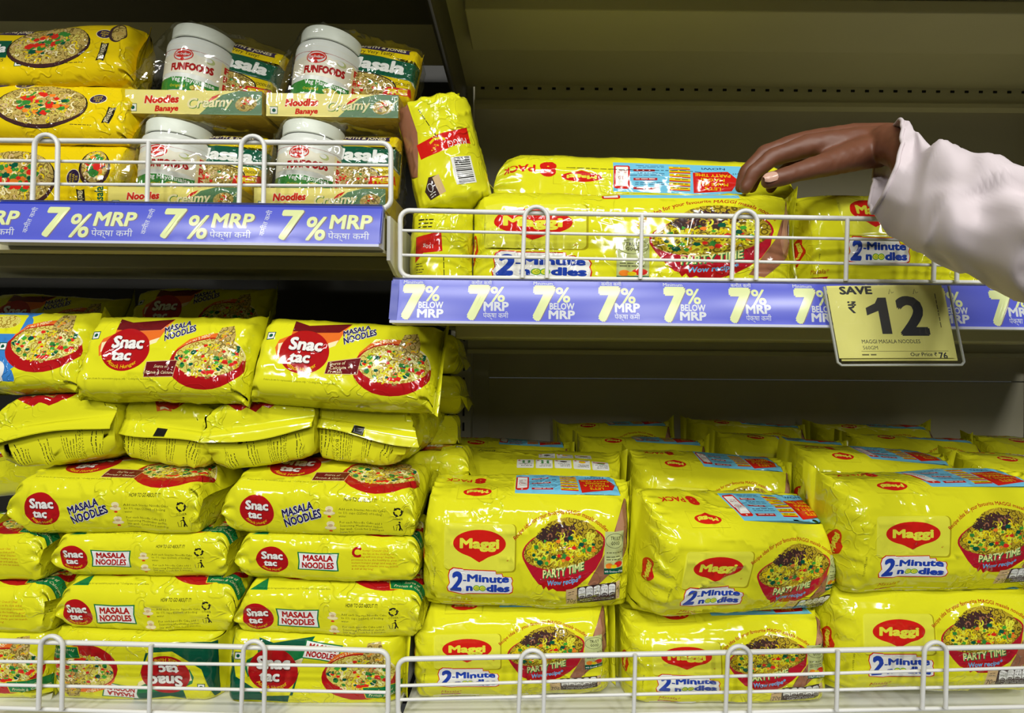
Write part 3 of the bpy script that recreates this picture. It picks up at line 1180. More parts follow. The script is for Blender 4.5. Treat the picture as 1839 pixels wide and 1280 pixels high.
def bag_surface(spec, X, W, T, seed, bulge=3.0, crumple=1.0, ear=(0.08, 0.08), fin=(-65.0, 65.0), fincurl=4.0, bend=0.0, corner=0.32, sag=0.0, dent=(), lift=0.0):
    """metres; local frame: x along, main face towards -y, z up from 0 to W"""
    L0, W0, T0, Tz, Xz, F = (spec[k] for k in ('L', 'W', 'T', 'Tz', 'Xz', 'F'))
    Wm, Tm = W * 1000, T * 1000
    X0 = L0 - 2 * (Tz - Xz)
    sx = X * 1000 / X0
    r = corner * min(Wm, Tm)
    # rounded rectangle outline, one polyline; q is towards the main face
    tab, vv = [], []
    cs = [(Wm / 2 - r, Tm / 2 - r), (Wm / 2 - r, -Tm / 2 + r), (-Wm / 2 + r, -Tm / 2 + r), (-Wm / 2 + r, Tm / 2 - r)]
    bounds = [W0, W0 + T0, 2 * W0 + T0, 2 * (W0 + T0)]
    # design v at each corner middle; the outline runs main, top, far, under
    pts, ks = [], []
    for c, (cx, cy) in enumerate(cs):
        a0 = [90, 0, -90, -180][c]
        for j in range(9):
            a = R(a0 - j * 90 / 8)
            pts.append((cx + r * math.cos(a), cy + r * math.sin(a)))
            ks.append((c, j))
    pts = np.array(pts)
    n = len(pts)
    seg = np.linalg.norm(pts - np.roll(pts, 1, 0), axis=1)
    cum = np.cumsum(seg)
    mid = {c: cum[ks.index((c, 4))] for c in range(4)}
    per = cum[-1]
    # piecewise map of design v -> arclength; v = 0 is the middle of the last corner
    s_at = [mid[3] - per, mid[0], mid[1], mid[2], mid[3]]
    v_at = [0] + bounds
    ps = np.concatenate([cum - per, cum, cum + per])
    pp = np.concatenate([pts, pts, pts])

    def prof(v):
        v = np.mod(v, bounds[3])
        s = np.interp(v, v_at, s_at)
        return np.stack([np.interp(s, ps, pp[:, 0]), np.interp(s, ps, pp[:, 1])], 1)

    def fs0(u):
        return np.clip(-u, 0, None) + np.clip(u - L0, 0, None)

    def S(P):
        u, v = P[:, 0], P[:, 1]
        pq = prof(v)
        p, q = pq[:, 0].copy(), pq[:, 1].copy()
        e0 = np.clip(u / Tz, 0, 1)
        e1 = np.clip((L0 - u) / Tz, 0, 1)
        e = np.minimum(e0, e1)
        k = 1 - (1 - e) ** 1.7
        near = (1 - e)
        # swell of the faces
        bp = np.cos(np.pi * np.clip(p / Wm, -0.5, 0.5))
        bq = np.cos(np.pi * np.clip(q / Tm, -0.5, 0.5))
        mid_u = np.sin(np.pi * np.clip(u / L0, 0, 1)) ** 0.6
        q = q + np.sign(q) * bulge * bp * mid_u * np.clip(np.abs(q) / (Tm * 0.3), 0, 1)
        p = p + np.sign(p) * bulge * 0.6 * bq * mid_u * np.clip(np.abs(p) / (Wm * 0.3), 0, 1)
        x = np.where(u < Tz, Xz * np.clip(u / Tz, 0, 1) ** (Tz / Xz), np.where(u > L0 - Tz, X0 - Xz * np.clip((L0 - u) / Tz, 0, 1) ** (Tz / Xz), Xz + u - Tz))
        s0, s1 = np.clip(-u, 0, None), np.clip(u - L0, 0, None)
        x = x - s0 + s1
        q = q * k + np.sign(q) * 0.35 * (k < 0.2) + lift * (1 - k)
        left = u < L0 / 2
        er = np.where(left, ear[0], ear[1])
        p = p * (1 + er * near ** 1.3 - 0.05 * np.sin(np.pi * near))
        p = p * (1 + (0.10 + 0.06 * np.sin(seed * 3.1 + np.where(left, 0, 2))) * np.clip(fs0(u) / F, 0, 1))
        # seal: ribs, bend and curl
        fs = s0 + s1
        fb = np.where(left, fin[0], fin[1])
        q = q + np.sin(R(1) * fb) * fs + fincurl * (fs / F) * np.sin(p / Wm * 5.0 + seed * 1.7) + 0.35 * np.sin(fs * 2.4) * (fs > 0.5)
        x = x + np.where(left, 1, -1) * (1 - np.cos(R(1) * fb)) * fs
        B = np.stack([x * sx, -q, p], 1)
        nrm = np.stack([np.zeros_like(p), -q / Tm, p / Wm], 1)
        nrm[:, 1:] /= np.linalg.norm(nrm[:, 1:], axis=1, keepdims=True) + 1e-6
        c = crumple
        big = noise3(B, 1 / 46.0, seed) * 2.6
        w = B + 9 * np.stack([noise3(B, 1 / 30.0, seed + 1), noise3(B, 1 / 30.0, seed + 2), noise3(B, 1 / 30.0, seed + 3)], 1)
        rg = 1 - np.abs(noise3(w, 1 / 24.0, seed + 4)) * 2.2
        rg = np.clip(rg, 0, 1) ** 3
        fine_ = (1 - np.clip(np.abs(noise3(w, 1 / 9.0, seed + 5)) * 2.4, 0, 1)) ** 2
        wr = big + 1.0 * rg + 0.45 * fine_ * (0.25 + near)
        # pleats running out from the seal
        ang = np.mod(v, bounds[3]) * 0.16
        fold = np.sin(ang * 2.1 + 2.2 * noise3(B, 1 / 22.0, seed + 6)) * near ** 0.8 * 3.4 * (fs < 0.1)
        fold += (1 - np.abs(noise3(w, 1 / 15.0, seed + 8)) * 2) * near * 1.6 * (fs < 0.1)
        big2 = np.clip(1 - np.abs(noise3(w, 1 / 38.0, seed + 9)) * 3, 0, 1) ** 2 * 2.2 * (0.35 + near)
        dd = c * ((wr + big2) * np.clip(k + 0.15, 0, 1) + fold * np.clip(k * 1.6, 0, 1))
        B = B + nrm * dd[:, None]
        if bend:
            B[:, 2] += bend * ((B[:, 0] / (X * 1000) - 0.5) ** 2 * 4 - 0.5)
        for (dx, dz, rad, dep) in dent:
            g = np.exp(-(((B[:, 0] / (X * 1000) - dx) * X * 1000) ** 2 + ((B[:, 2] / Wm + 0.5 - dz) * Wm) ** 2) / rad ** 2)
            B[:, 1] += dep * g * (B[:, 1] < 0)
        B[:, 0] -= X * 500
        B[:, 2] += Wm / 2
        return B / 1000.0
    return S


def rotm(lean, roll, yaw):
    """lean tips the top away from the viewer, positive roll lowers the right end, yaw turns about the vertical"""
    return (Matrix.Rotation(R(yaw), 4, 'Z') @ Matrix.Rotation(R(roll), 4, 'Y') @ Matrix.Rotation(R(-lean), 4, 'X'))


def bag(key, spec, design, base, label, group, c, Y, X, W, T, lean=0, roll=0, yaw=0, seed=1, cat='noodle packet', mtx=None, name='noodle_packet', **kw):
    """c: frame pixel of the centre of the side turned to the viewer, Y its depth"""
    cp = comp_bag(key, spec, design, base)
    M = rotm(lean, roll, yaw)
    p = at(c[0], c[1], Y)
    n = M.to_3x3() @ Vector((0, -1, 0))
    up = M.to_3x3() @ Vector((0, 0, 1))
    lx = M.to_3x3() @ Vector((1, 0, 0))
    # box centre lies behind the visible side
    ext = abs(n.y) * T / 2 + abs(up.y) * W / 2 if abs(lean) > 45 or abs(yaw) > 45 else T / 2
    if abs(yaw) > 45:
        ext = abs(lx.y) * X / 2 + abs(n.y) * T / 2
    ctr = p + Vector((0, ext, 0))
    M = Matrix.Translation(ctr) @ M @ Matrix.Translation((0, 0, -W / 2))
    root = empty(name, mat=M)
    S = bag_surface(spec, X, W, T, seed, **kw)
    L = spec['L']
    w = obj('wrapper', printed_mesh('wrapper', cp, S, lambda C: (C[:, 0] > 0) & (C[:, 0] < L)), root)
    obj('end_seal', printed_mesh('end_seal', cp, S, lambda C: C[:, 0] < 0), root)
    obj('end_seal', printed_mesh('end_seal', cp, S, lambda C: C[:, 0] > L), root)
    tag(root, label, cat, group)
    return root


def dup(root, M, label, group=None):
    r = root.copy()
    COL.objects.link(r)
    r.matrix_world = M
    r['label'] = label
    if group:
        r['group'] = group
    for ch in list(root.children):
        c = ch.copy()
        COL.objects.link(c)
        c.parent = r
        for g in ch.children:
            k = g.copy()
            COL.objects.link(k)
            k.parent = c
    return r


def place(c, Y, lean, roll, yaw, W, T, X):
    M = rotm(lean, roll, yaw)
    m3 = M.to_3x3()
    n, up, lx = m3 @ Vector((0, -1, 0)), m3 @ Vector((0, 0, 1)), m3 @ Vector((1, 0, 0))
    ext = T / 2
    if abs(lean) > 45:
        ext = abs(n.y) * T / 2 + abs(up.y) * W / 2
    if abs(yaw) > 45:
        ext = abs(lx.y) * X / 2 + abs(n.y) * T / 2
    return Matrix.Translation(at(c[0], c[1], Y) + Vector((0, ext, 0))) @ M @ Matrix.Translation((0, 0, -W / 2))


# ------------------------------------------------------------------ wire fences
WIRE = plain('white_coated_wire', rgb(226, 226, 222), 0.35, noise=0.06, nscale=60)


def fence(label, Y, top, right=None, left=None, bars=(), posts=(), loops=(), bottom=None, end=None):
    """all in frame pixels. top: ((x0,y0),(x1,y1)); bottom: same or None; bars: lists of ((x0,y0),(x1,y1)); posts: x; loops: (xl, xr)"""
    def yat(l, x):
        (x0, y0), (x1, y1) = l
        return y0 + (y1 - y0) * (x - x0) / (x1 - x0)
    x0, x1 = top[0][0], top[1][0]
    root = empty('shelf_fence', at((x0 + x1) / 2, yat(bottom, (x0 + x1) / 2), Y))
    inv = Matrix.Translation(-root.location)

    def W(px, py, dy=0):
        return at(px, py, Y + dy) - root.location
    rt = 0.0023
    m = MB()
    cr = 17
    path = []
    if left is not None:
        path += [W(left, yat(bottom, left) - cr)] if False else []
        for a in range(0, 91, 15):
            path.append(W(left + cr - cr * math.sin(R(a)) if False else left + cr * (1 - math.cos(R(90 - a))), yat(bottom, left) - cr + cr * math.cos(R(90 - a)) if False else yat(bottom, left) - cr * (1 - math.sin(R(90 - a)))))
        path = path[:]
        path = [W(left + cr * (1 - math.sin(R(a))), yat(bottom, left) - cr * (1 - math.cos(R(a)))) for a in range(0, 91, 15)]
        path += [W(left + cr * (1 - math.cos(R(a))), yat(top, left) + cr * (1 - math.sin(R(a)))) for a in range(0, 91, 15)]
    else:
        path.append(W(x0, yat(top, x0)))
    for i in range(1, 8):
        xx = x0 + (x1 - x0) * i / 8
        path.append(W(xx, yat(top, xx)))
    if right is not None:
        path += [W(right - cr * (1 - math.sin(R(a))), yat(top, right) + cr * (1 - math.cos(R(a)))) for a in range(0, 91, 15)]
        path += [W(right - cr * (1 - math.cos(R(a))), yat(bottom, right) - cr * (1 - math.sin(R(a)))) for a in range(0, 91, 15)]
    else:
        path.append(W(x1, yat(top, x1)))
    m.tube(path, rt, 12)
    m.build('top_rail', WIRE, root, smooth=True)
    m = MB()
    m.tube([W(bottom[0][0], bottom[0][1]), W(bottom[1][0], bottom[1][1])], 0.0019, 10)
    m.build('bottom_rail', WIRE, root, smooth=True)
    for (a, b) in bars:
        m = MB()
        m.tube([W(*a), W(*b)], 0.00145, 10)
        m.build('horizontal_wire', WIRE, root, smooth=True)
    for x in posts:
        m = MB()
        m.tube([W(x, yat(top, x), -0.004), W(x - 3, yat(bottom, x), -0.0035)], 0.0019, 10)
        m.build('post', WIRE, root, smooth=True)
    for xl, xr in loops:
        m = MB()
        c, r = (xl + xr) / 2, (xr - xl) / 2
        yt = yat(top, c) + r - 11
        p = [W(xl - 4, yat(bottom, xl), -0.0042)] + [W(c - r * math.cos(R(a)), yt - r * math.sin(R(a)), -0.0042) for a in range(0, 181, 15)] + [W(xr - 2, yat(bottom, xr), -0.0042)]
        m.tube(p, 0.002, 10)
        m.build('loop', WIRE, root, smooth=True)
    tag(root, label, 'fence', 'white wire fences along the shelf fronts')
    return root


# ------------------------------------------------------------------ flat prints
def flat_mesh(name, d, base, w, h, S, step=8.0):
    us = steps(0, w, step) + [w]
    vs = steps(0, h, step) + [h]
    return printed_mesh(name, d.compile(us, vs, base), S)
# ------------------------------------------------------------------ shelving (the setting)
PANEL = plain('grey_beige_panel', rgb(176, 170, 146), 0.55, noise=0.12, nscale=9)
DECK = plain('cream_shelf_enamel', rgb(206, 200, 160), 0.42, noise=0.1, nscale=7)
PLATE = plain('white_shelf_enamel', rgb(222, 222, 214), 0.4, noise=0.06, nscale=12)
UPR = plain('upright_grey_steel', rgb(176, 172, 152), 0.45, noise=0.1, nscale=20)
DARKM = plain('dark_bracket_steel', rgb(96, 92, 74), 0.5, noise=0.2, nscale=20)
PANEL_SHADE = plain('dark_brown_panel', rgb(32, 30, 23), 0.6, noise=0.12, nscale=9)  # panel colour darkened to carry the left bay's shade
SLOT = plain('slot_shadow_black', rgb(20, 19, 16), 0.9)
BACKY = 0.46
XB = at(712, 640, 0).x            # seam between the two bays
ZA, ZB, ZC = 1.428, 1.344, 0.963  # deck tops
TOPZ = at(1200, 212, BACKY).z     # underside lip of the shelf above, at the back


def struct(o, name=None):
    o['kind'] = 'structure'
    return o

# back panels of both bays, stacked boards with seams
m = MB()
for z0, z1 in ((0.7, 0.99), (0.992, 1.262), (1.264, 1.534), (1.536, 1.8), (1.802, 2.2)):
    m.box(XB + 0.048, 0.849, BACKY, BACKY + 0.01, z0, z1)
struct(m.build('wall_back', PANEL))
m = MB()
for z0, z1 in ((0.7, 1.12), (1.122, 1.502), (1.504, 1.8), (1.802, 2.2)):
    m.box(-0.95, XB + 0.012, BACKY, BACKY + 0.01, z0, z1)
struct(m.build('wall_left', PANEL_SHADE))
m = MB()
m.box(XB + 0.0122, XB + 0.0478, BACKY, BACKY + 0.01, 0.7, 2.2)
struct(m.build('trim_2', UPR))
m = MB()
m.box(0.853, 0.9, BACKY - 0.02, BACKY + 0.03, 0.7, 2.2)
struct(m.build('trim_1', UPR))
# slotted upright between the bays
m = MB()
x = at(828, 640, BACKY - 0.03).x
m.box(x - 0.017, x + 0.017, BACKY - 0.03, BACKY, 0.7, 2.2)
up = m.build('shelf_upright', UPR)
tag(up, 'slotted grey steel upright at the back between the two shelf bays', 'upright')
m = MB()
for i in range(40):
    z = 0.9 + i * 0.025
    for q in (-0.007, 0.005):
        m.box(x + q - 0.0015, x + q + 0.0015, BACKY - 0.0312, BACKY - 0.029, z, z + 0.014)
m.build('slot', SLOT, up)
up.data.name = 'shelf_upright'


def shelf(name, label, x0, x1, z, lip, depth=BACKY, bracket=None, mat=DECK, rear=True, channel=True, front=0.0):
    """deck top at z; lip: downturned front edge height"""
    root = empty(name, ((x0 + x1) / 2, 0, z))
    o = Vector(((x0 + x1) / 2, 0, z))
    a, b = x0 - o.x, x1 - o.x
    MB().box(a, b, front, depth - 0.032, -0.004, 0).build('deck', PLATE if mat is PLATE else DECK, root)
    m = MB()
    m.prism([(front + y, z_) for y, z_ in ((0.0, 0.0), (0.0, -lip), (0.018, -lip), (0.018, -lip + 0.003), (0.003, -lip + 0.003), (0.003, 0.0))], a, b)
    m.build('front_lip', mat, root)
    if channel:
        m = MB()
        m.prism([(depth * 0.42, -0.005), (depth * 0.42, -0.022), (depth * 0.62, -0.022), (depth * 0.62, -0.005)], a + 0.03, b - 0.01)
        m.build('stiffener', mat, root, bevel=0.002)
    if rear:
        m = MB()
        m.box(a + 0.02, b, depth - 0.04, depth - 0.03, -0.034, -0.004)
        m.prism([(depth - 0.048, -0.040), (depth - 0.030, -0.040), (depth - 0.030, -0.033), (depth - 0.048, -0.033)], a + 0.02, b)
        m.build('rear_flange', mat, root)
        m = MB()
        n = int((b - a) / 0.0235)
        for i in range(n):
            xx = a + 0.03 + i * 0.0235
            m.box(xx, xx + 0.006, depth - 0.0412, depth - 0.039, -0.012, -0.0085)
        m.build('peg_hole', SLOT, root)['kind'] = 'stuff'
    tag(root, label, 'shelf', 'metal shelves of the rack')
    if bracket:
        for xx in bracket:
            m = MB()
            q = xx - o.x
            m.prism([(0.004, -0.002), (0.004, -lip - 0.006), (0.03, -lip - 0.016), (depth - 0.03, -0.075), (depth - 0.03, 0.03), (depth - 0.06, -0.002)], q - 0.0015, q + 0.0015)
            m.build('bracket', DARKM if z > 1.6 else PLATE, root)
    return root

TZ = TOPZ + 0.04
shelf('shelf', 'empty upper shelf seen from below above the reaching hand', XB + 0.004, 1.3, TZ, 0.04, bracket=(XB + 0.008,))
shelf('shelf', 'shadowed shelf above the jars at the upper left', -1.4, XB - 0.004, TZ + 0.035, 0.04, bracket=(XB - 0.008,), mat=DARKM, front=-0.16, rear=False)  # unseen front edge extended towards the camera to shade the left bay
shelf('shelf', 'left middle shelf carrying the jar sets behind the blue strip', -0.95, XB - 0.012, ZA, 0.036, bracket=(XB - 0.009,), rear=False)
shelf('shelf', 'right middle shelf under the hand and the yellow price tag', XB - 0.004, 0.862, ZB, 0.016)
shelf('shelf', 'bottom left shelf under the stacked small noodle packets', -0.95, XB - 0.003, ZC, 0.04, mat=PLATE, channel=False, rear=False)
shelf('shelf', 'bottom right shelf under the large party bowl packets', XB + 0.003, 0.862, ZC, 0.04, mat=PLATE, channel=False, rear=False)

# ------------------------------------------------------------------ blue price strips
STRIPB = film('strip_blue', rgb(84, 92, 200), rough=0.27, bump=0.0)
STRIPD = film('strip_dark_blue', rgb(24, 44, 160), rough=0.3, bump=0.15)
STRIPW = film('strip_edge_white', rgb(206, 208, 226), rough=0.3, bump=0.0)
INKL = film('strip_pale_ink', rgb(214, 222, 160), rough=0.22, bump=0.0)
INKW = film('strip_white_ink', rgb(206, 210, 214), rough=0.22, bump=0.0)
INKS = film('strip_ink_shadow', rgb(120, 104, 120), rough=0.22, bump=0.0)


def strip_surface(w, h, tilt, bow=1.6):
    """x along, from 0 to w mm; face towards the viewer, tipped back"""
    def S(P):
        v = P[:, 1] / h
        q = bow * np.sin(np.pi * np.clip(v, 0, 1))
        z = P[:, 1]
        y = -q + z * math.tan(R(tilt))
        return np.stack([P[:, 0], y, z], 1) / 1000.0
    return S


def price_strip(label, p0, p1, hpx, Y, d, w, h, tilt, end):
    """p0, p1: lower corners in frame pixels"""
    a, b = at(*p0, Y), at(*p1, Y)
    root = empty('price_strip', a)
    dx = (b - a)
    root.rotation_euler = (0, -math.atan2(dx.z, dx.x), 0)
    S = strip_surface(w, h, tilt)
    obj('printed_band', flat_mesh('printed_band', d, STRIPB, w, h, S, 6.0), root)
    t = math.tan(R(tilt))
    m = MB()
    # clear-white holder edges and back
    m.prism([(-0.0016, 0.0), (-0.0016, -0.0022), (h * t / 1000 + 0.006, -0.0022), (h * t / 1000 + 0.006, h / 1000 + 0.0012), (h * t / 1000 - 0.0012, h / 1000 + 0.0012), (h * t / 1000 + 0.001, h / 1000), (0.0012, 0.0)], 0, w / 1000)
    m.build('holder_rail', STRIPW, root)
    m = MB()
    e = end
    x = (w / 1000) if e > 0 else 0
    m.prism([(0.0, 0.001), (h * t / 1000, h / 1000 - 0.001), (h * t / 1000 + 0.004, h / 1000 - 0.003), (0.006, 0.002)], x - 0.001, x + 0.001)
    m.build('folded_end', STRIPD, root)
    tag(root, label, 'price strip', 'blue price strips on the shelf edges')
    return root


d = Design()
WA, HA = 338.0, 35.6
d.rect(STRIPD, 0, HA - 2.2, WA, HA)
for i in range(4):
    x = 246 - 103 * i
    if True:
        d.push(x, 0)
        for off, m_ in ((1.1, INKS), (0, INKL)):
            d.text(m_, '7', 14 + off, 4.4 - off * 0.4, 26, 20, bold=0.035, shear=0.12)
            d.text(m_, '%', 36 + off, 3.6 - off * 0.4, 21, 17, bold=0.02, shear=0.1)
            d.text(m_, 'MRP', 66 + off, 14 - off * 0.4, 12.5, 37, bold=0.035, shear=0.06)
        d.text(INKW, 'पेक्षा कमी', 65, 4.4, 5.6, 36, bold=0.0)
        d.text(INKW, 'कमीत कमी', -6.5, 18, 4.2, 24, rot=78)
        d.pop()
price_strip('blue price strip with four large pale percentages under the jar sets', (-18, 430), (675, 439), 73, -0.0165, d, WA, HA, 14, 1)

d = Design()
WB, HB = 575.0, 36.8
d.rect(STRIPD, 0, 0, 6, HB)
for i in range(10):
    d.push(8.5 + 57.2 * i, 0)
    d.text(INKW, 'Minimum' if i % 2 == 0 else 'कमीत कमी', 10 if i % 2 == 0 else 13, 33.2, 3.0, 17 if i % 2 == 0 else 18, bold=0.01)
    for off, m_ in ((0.7, INKS), (0, INKL)):
        d.text(m_, '7', 11 + off, 3.2 - off * 0.3, 28, 20, bold=0.06, shear=0.1)
    d.text(INKL, '%', 27.5, 17.6, 13.4, 12.6, bold=0.02)
    if i % 2 == 0:
        d.text(INKW, 'BELOW', 26.6, 11.2, 5.6, 21.6, bold=0.03)
        d.text(INKW, 'MRP', 26.4, 3.0, 7.2, 23, bold=0.04)
    else:
        d.text(INKW, 'MRP', 26.4, 9.6, 7.6, 22, bold=0.04)
        d.text(INKW, 'पेक्षा कमी', 26.2, 3.2, 4.4, 22)
    d.pop()
price_strip('long blue price strip with many small percentages under the hand', (700, 575), (1880, 588), 76, -0.0165, d, WB, HB, 14, -1)

# ------------------------------------------------------------------ hanging price tag
TAGY = film('tag_yellow_paper', rgb(242, 236, 140), rough=0.6, bump=0.0, spec=0.2)
TAGK = film('tag_grey_ink', rgb(62, 62, 66), rough=0.6, bump=0.0, spec=0.2)
TAGT = film('tag_thin_ink', rgb(110, 106, 70), rough=0.6, bump=0.0, spec=0.2)
CLR = clear_film('clear_pouch', 0.25, gloss=0.9)
d = Design()
TW, TH = 112.0, 72.0
TK = 0.87
d.text(TAGK, 'SAVE', 27, 63.5, 7.4, 31, bold=0.045)
d.text(TAGK, '₹', 21, 44.6, 11, 8, bold=0.02)
d.poly(TAGK, [(45, 23.6), (54.5, 23.6), (54.5, 59.6), (46.5, 59.6), (43, 54), (33.5, 49.5), (33.5, 42), (45, 46.5)])
d.text(TAGK, '2', 77, 23.6, 36, 29, bold=0.04)
d.text(TAGK, 'MAGGI MASALA NOODLES', 52, 14.4, 3.8, 56, bold=0.008)
d.text(TAGK, '560GM', 31, 8.4, 3.6, 14)
d.rect(TAGT, 22, 6.6, 106, 7.0)
d.text(TAGK, 'Our Price ₹', 81, 1.8, 3.6, 26, bold=0.02)
d.text(TAGK, '76', 100, -0.6, 6.0, 8.6, bold=0.03)
lines(d, TAGT, 22, 2.6, 14, 1, 2.2, 3, 0.0, 3)
for x in (60, 84):
    d.stroke(TAGT, [(x - 2, 63), (x, 68), (x + 1, 64), (x + 3, 65)], 0.6)
d.push(104, 30, 90); lines(d, TAGT, 0, 0, 36, 1, 1.4, 2, 0, 6); d.pop()
p = at(1489, 652, -0.022)
tg = empty('price_tag', p)
tg.rotation_euler = (R(-4), R(0.5), R(-2))


def tag_S(P):
    # top edge shifted left, as it hangs; soft curl
    x = P[:, 0] - 0.16 * P[:, 1] + 10
    y = 2.2 * np.sin(P[:, 0] / 112 * 3.1) - 0.0 * P[:, 1]
    return np.stack([x, -y, P[:, 1] * 1.0 + 5 + 0.02 * P[:, 0]], 1) * TK / 1000.0


obj('printed_card', flat_mesh('printed_card', d, TAGY, TW, TH, tag_S, 6.0), tg)


def tag_S2(P):
    return tag_S(P) + np.array([0.0028, 0.0016, -0.0022])


obj('card_behind', flat_mesh('card_behind', Design(), TAGY, TW, TH, tag_S2, 12.0), tg)


def tag_S3(P):
    X = tag_S(P)
    X[:, 1] -= 0.0016 + 0.0006 * np.sin(P[:, 0] * 0.11) * np.cos(P[:, 1] * 0.13)
    return X


us = steps(-3, TW + 6, 4) + [TW + 6]
vs = steps(-7, TH - 1, 4) + [TH - 1]
obj('clear_pouch', printed_mesh('clear_pouch', Design().compile(us, vs, CLR), tag_S3), tg)
m = MB()
rim = [tag_S3(np.array([[a, b]], float))[0] for a, b in [(-3, TH - 1), (-3, 40), (-3, 10), (-3, -4), (0, -7), (30, -7), (60, -7), (90, -7), (TW + 3, -7), (TW + 6, -4), (TW + 6, 10), (TW + 6, 40), (TW + 6, TH - 1)]]
m.tube([Vector(a) for a in rim], 0.0011, 6)
m.build('welded_rim', plain('pouch_rim_grey', rgb(176, 178, 170), 0.25), tg, smooth=True)
tag(tg, 'yellow SAVE 12 price tag in a clear pouch hanging from the shelf edge', 'price tag')
# ------------------------------------------------------------------ fences
fence('white wire fence in front of the jar sets, upper left shelf', 0.006, ((-20, 252), (702, 257)), right=702, bars=(((-20, 288), (698, 297)), ((-20, 330), (698, 334))), posts=(267,), loops=((62, 104), (433, 475)), bottom=((-20, 372), (694, 374)))
fence('white wire fence below the reaching hand, right middle shelf', 0.014, ((719, 378), (1790, 397)), left=719, bars=(((722, 414), (1790, 434)), ((722, 458), (1790, 478))), posts=(1153, 1522), loops=((942, 984), (1318, 1360), (1680, 1720)), bottom=((724, 497), (1800, 507)))
fence('white wire fence across the bottom left small packets', 0.012, ((-20, 1150), (697, 1168)), right=697, bars=(((-20, 1187), (693, 1196)), ((-20, 1229), (693, 1243))), posts=(271,), loops=((73, 113), (437, 476)), bottom=((-20, 1270), (693, 1291)))
fence('white wire fence across the bottom right large packets', 0.012, ((715, 1183), (1870, 1160)), left=715, bars=(((719, 1231), (1870, 1198)), ((719, 1256), (1870, 1230))), posts=(1141, 1505), loops=((935, 978), (1307, 1348), (1660, 1700)), bottom=((722, 1291), (1870, 1268)))

# ------------------------------------------------------------------ bottom left: small masala packets
GS = 'small masala noodle packets on the bottom left shelf'


def snac(kind, label, c, Y, X=0.165, W=0.074, T=0.046, **kw):
    base = YEL
    return bag('snac_' + kind, SNA, design_snac(kind) if 'snac_' + kind not in _comp else None, base, label, GS, c, Y, X, W, T, **kw)

# blue variant: bowl at the right, blue panel with a scalloped edge at the left
def design_blue():
    d = Design()
    d.push(13, 0)
    d.rect(MIDBLUE, -30, -40, 100, 200)
    for i in range(6):
        d.ell(MIDBLUE, 100, 4 + i * 14, 8)
    d.push(128, 36); snac_bowl(d); d.pop()
    for i in range(4):
        d.ell(WHITE, 62 + i * 9, 10, 9)
    d.rect(WHITE, 20, -2, 96, 12)
    d.rrect(YEL, 60, 48, 98, 72, 4)
    d.ell(NOOL, 80, 62, 14, 8)
    d.push(88, 34); d.rect(DGREEN, -4, -4, 4, 4); d.rect(WHITE, -3.2, -3.2, 3.2, 3.2); d.ell(DGREEN, 0, 0, 1.9, n=14); d.pop()
    d.push(30, 36); egg(d, 0.9); d.pop()
    d.pop()
    return d

bag('snac_blue', SNA, design_blue(), YEL, 'packet with a blue scalloped panel and red bowl, left edge of the top row', GS, (-2, 634), 0.045, 0.165, 0.08, 0.046, lean=22, roll=1, seed=3)
snac('face', 'top row packet with a streaked red egg logo, beside the blue-panel packet', (292, 647), 0.04, 0.166, 0.082, lean=22, roll=0.5, seed=5, ear=(0.1, 0.22), crumple=1.15)
snac('facecalcium', 'top row packet at the right with a clean red egg logo and a maroon box', (616, 657), 0.035, 0.176, 0.082, lean=24, roll=3.2, seed=8, ear=(0.05, 0.08), crumple=0.7)
# end-on row: broad packets whose crimped ends face the viewer
SNE = dict(L=170.0, W=110.0, T=64.0, Tz=32.0, Xz=9.0, F=14.0)


def design_sne():
    d = Design()
    L, W, T = SNE['L'], SNE['W'], SNE['T']
    d.push(40, 56, 0); egg(d, 1.0, swoosh=True); d.pop()
    d.push(130, 52, 90); snac_bowl(d); d.pop()
    d.push(136, 98, 70); masala_sticker(d, 0.9, 0); d.pop()
    d.push(26, 84); d.rect(DGREEN, -4.4, -4.4, 4.4, 4.4); d.rect(WHITE, -3.5, -3.5, 3.5, 3.5); d.ell(DGREEN, 0, 0, 2.1, n=14); d.pop()
    d.rect(BLACK, -13, W * 0.44, -4, W * 0.44 + 11)
    for s in (0, 1):
        for c in range(4):
            y = W + T + 14 + c * 24
            for i in range(6 if c % 2 else 4):
                lines(d, BLACK, (5 if s == 0 else L - 25), y + i * 2.3, 20, 1, 0.85, 2, 0.45, c * 7 + i + s)
        d.push(10 if s == 0 else L - 10, W + T + 34, 0)
        d.text(BLACK, 'PO BOX NO.2623', 6 if s == 0 else -6, 0, 3.0, 24)
        d.text(BLACK, '022-67727627', 6 if s == 0 else -6, -4.2, 3.0, 22)
        d.pop()
    return d


for i, (cx, cy, w, t, yw, lab, sd) in enumerate((
        (92, 772, 0.116, 0.064, -90, 'packet lying end-on, leftmost of the end-on row, crimped seam across it', 12),
        (300, 778, 0.108, 0.06, 90, 'packet lying end-on with a half-hidden black mark, second from left in its row', 13),
        (464, 776, 0.110, 0.064, -90, 'packet lying end-on showing a bowl edge on top, third in its row', 14),
        (650, 775, 0.104, 0.061, 90, 'packet lying end-on with a square black mark on its seam, rightmost of its row', 15))):
    bag('sne', SNE, design_sne() if 'sne' not in _comp else None, YEL, lab, GS, (cx, cy), 0.05 + 0.012 * (i % 2), 0.14, w, t, lean=82, yaw=yw + (3, -4, 2, -3)[i], seed=sd, fin=(-62, -62), lift=9, ear=(0.1, 0.1), crumple=1.35, corner=0.36, fincurl=3, bulge=4)
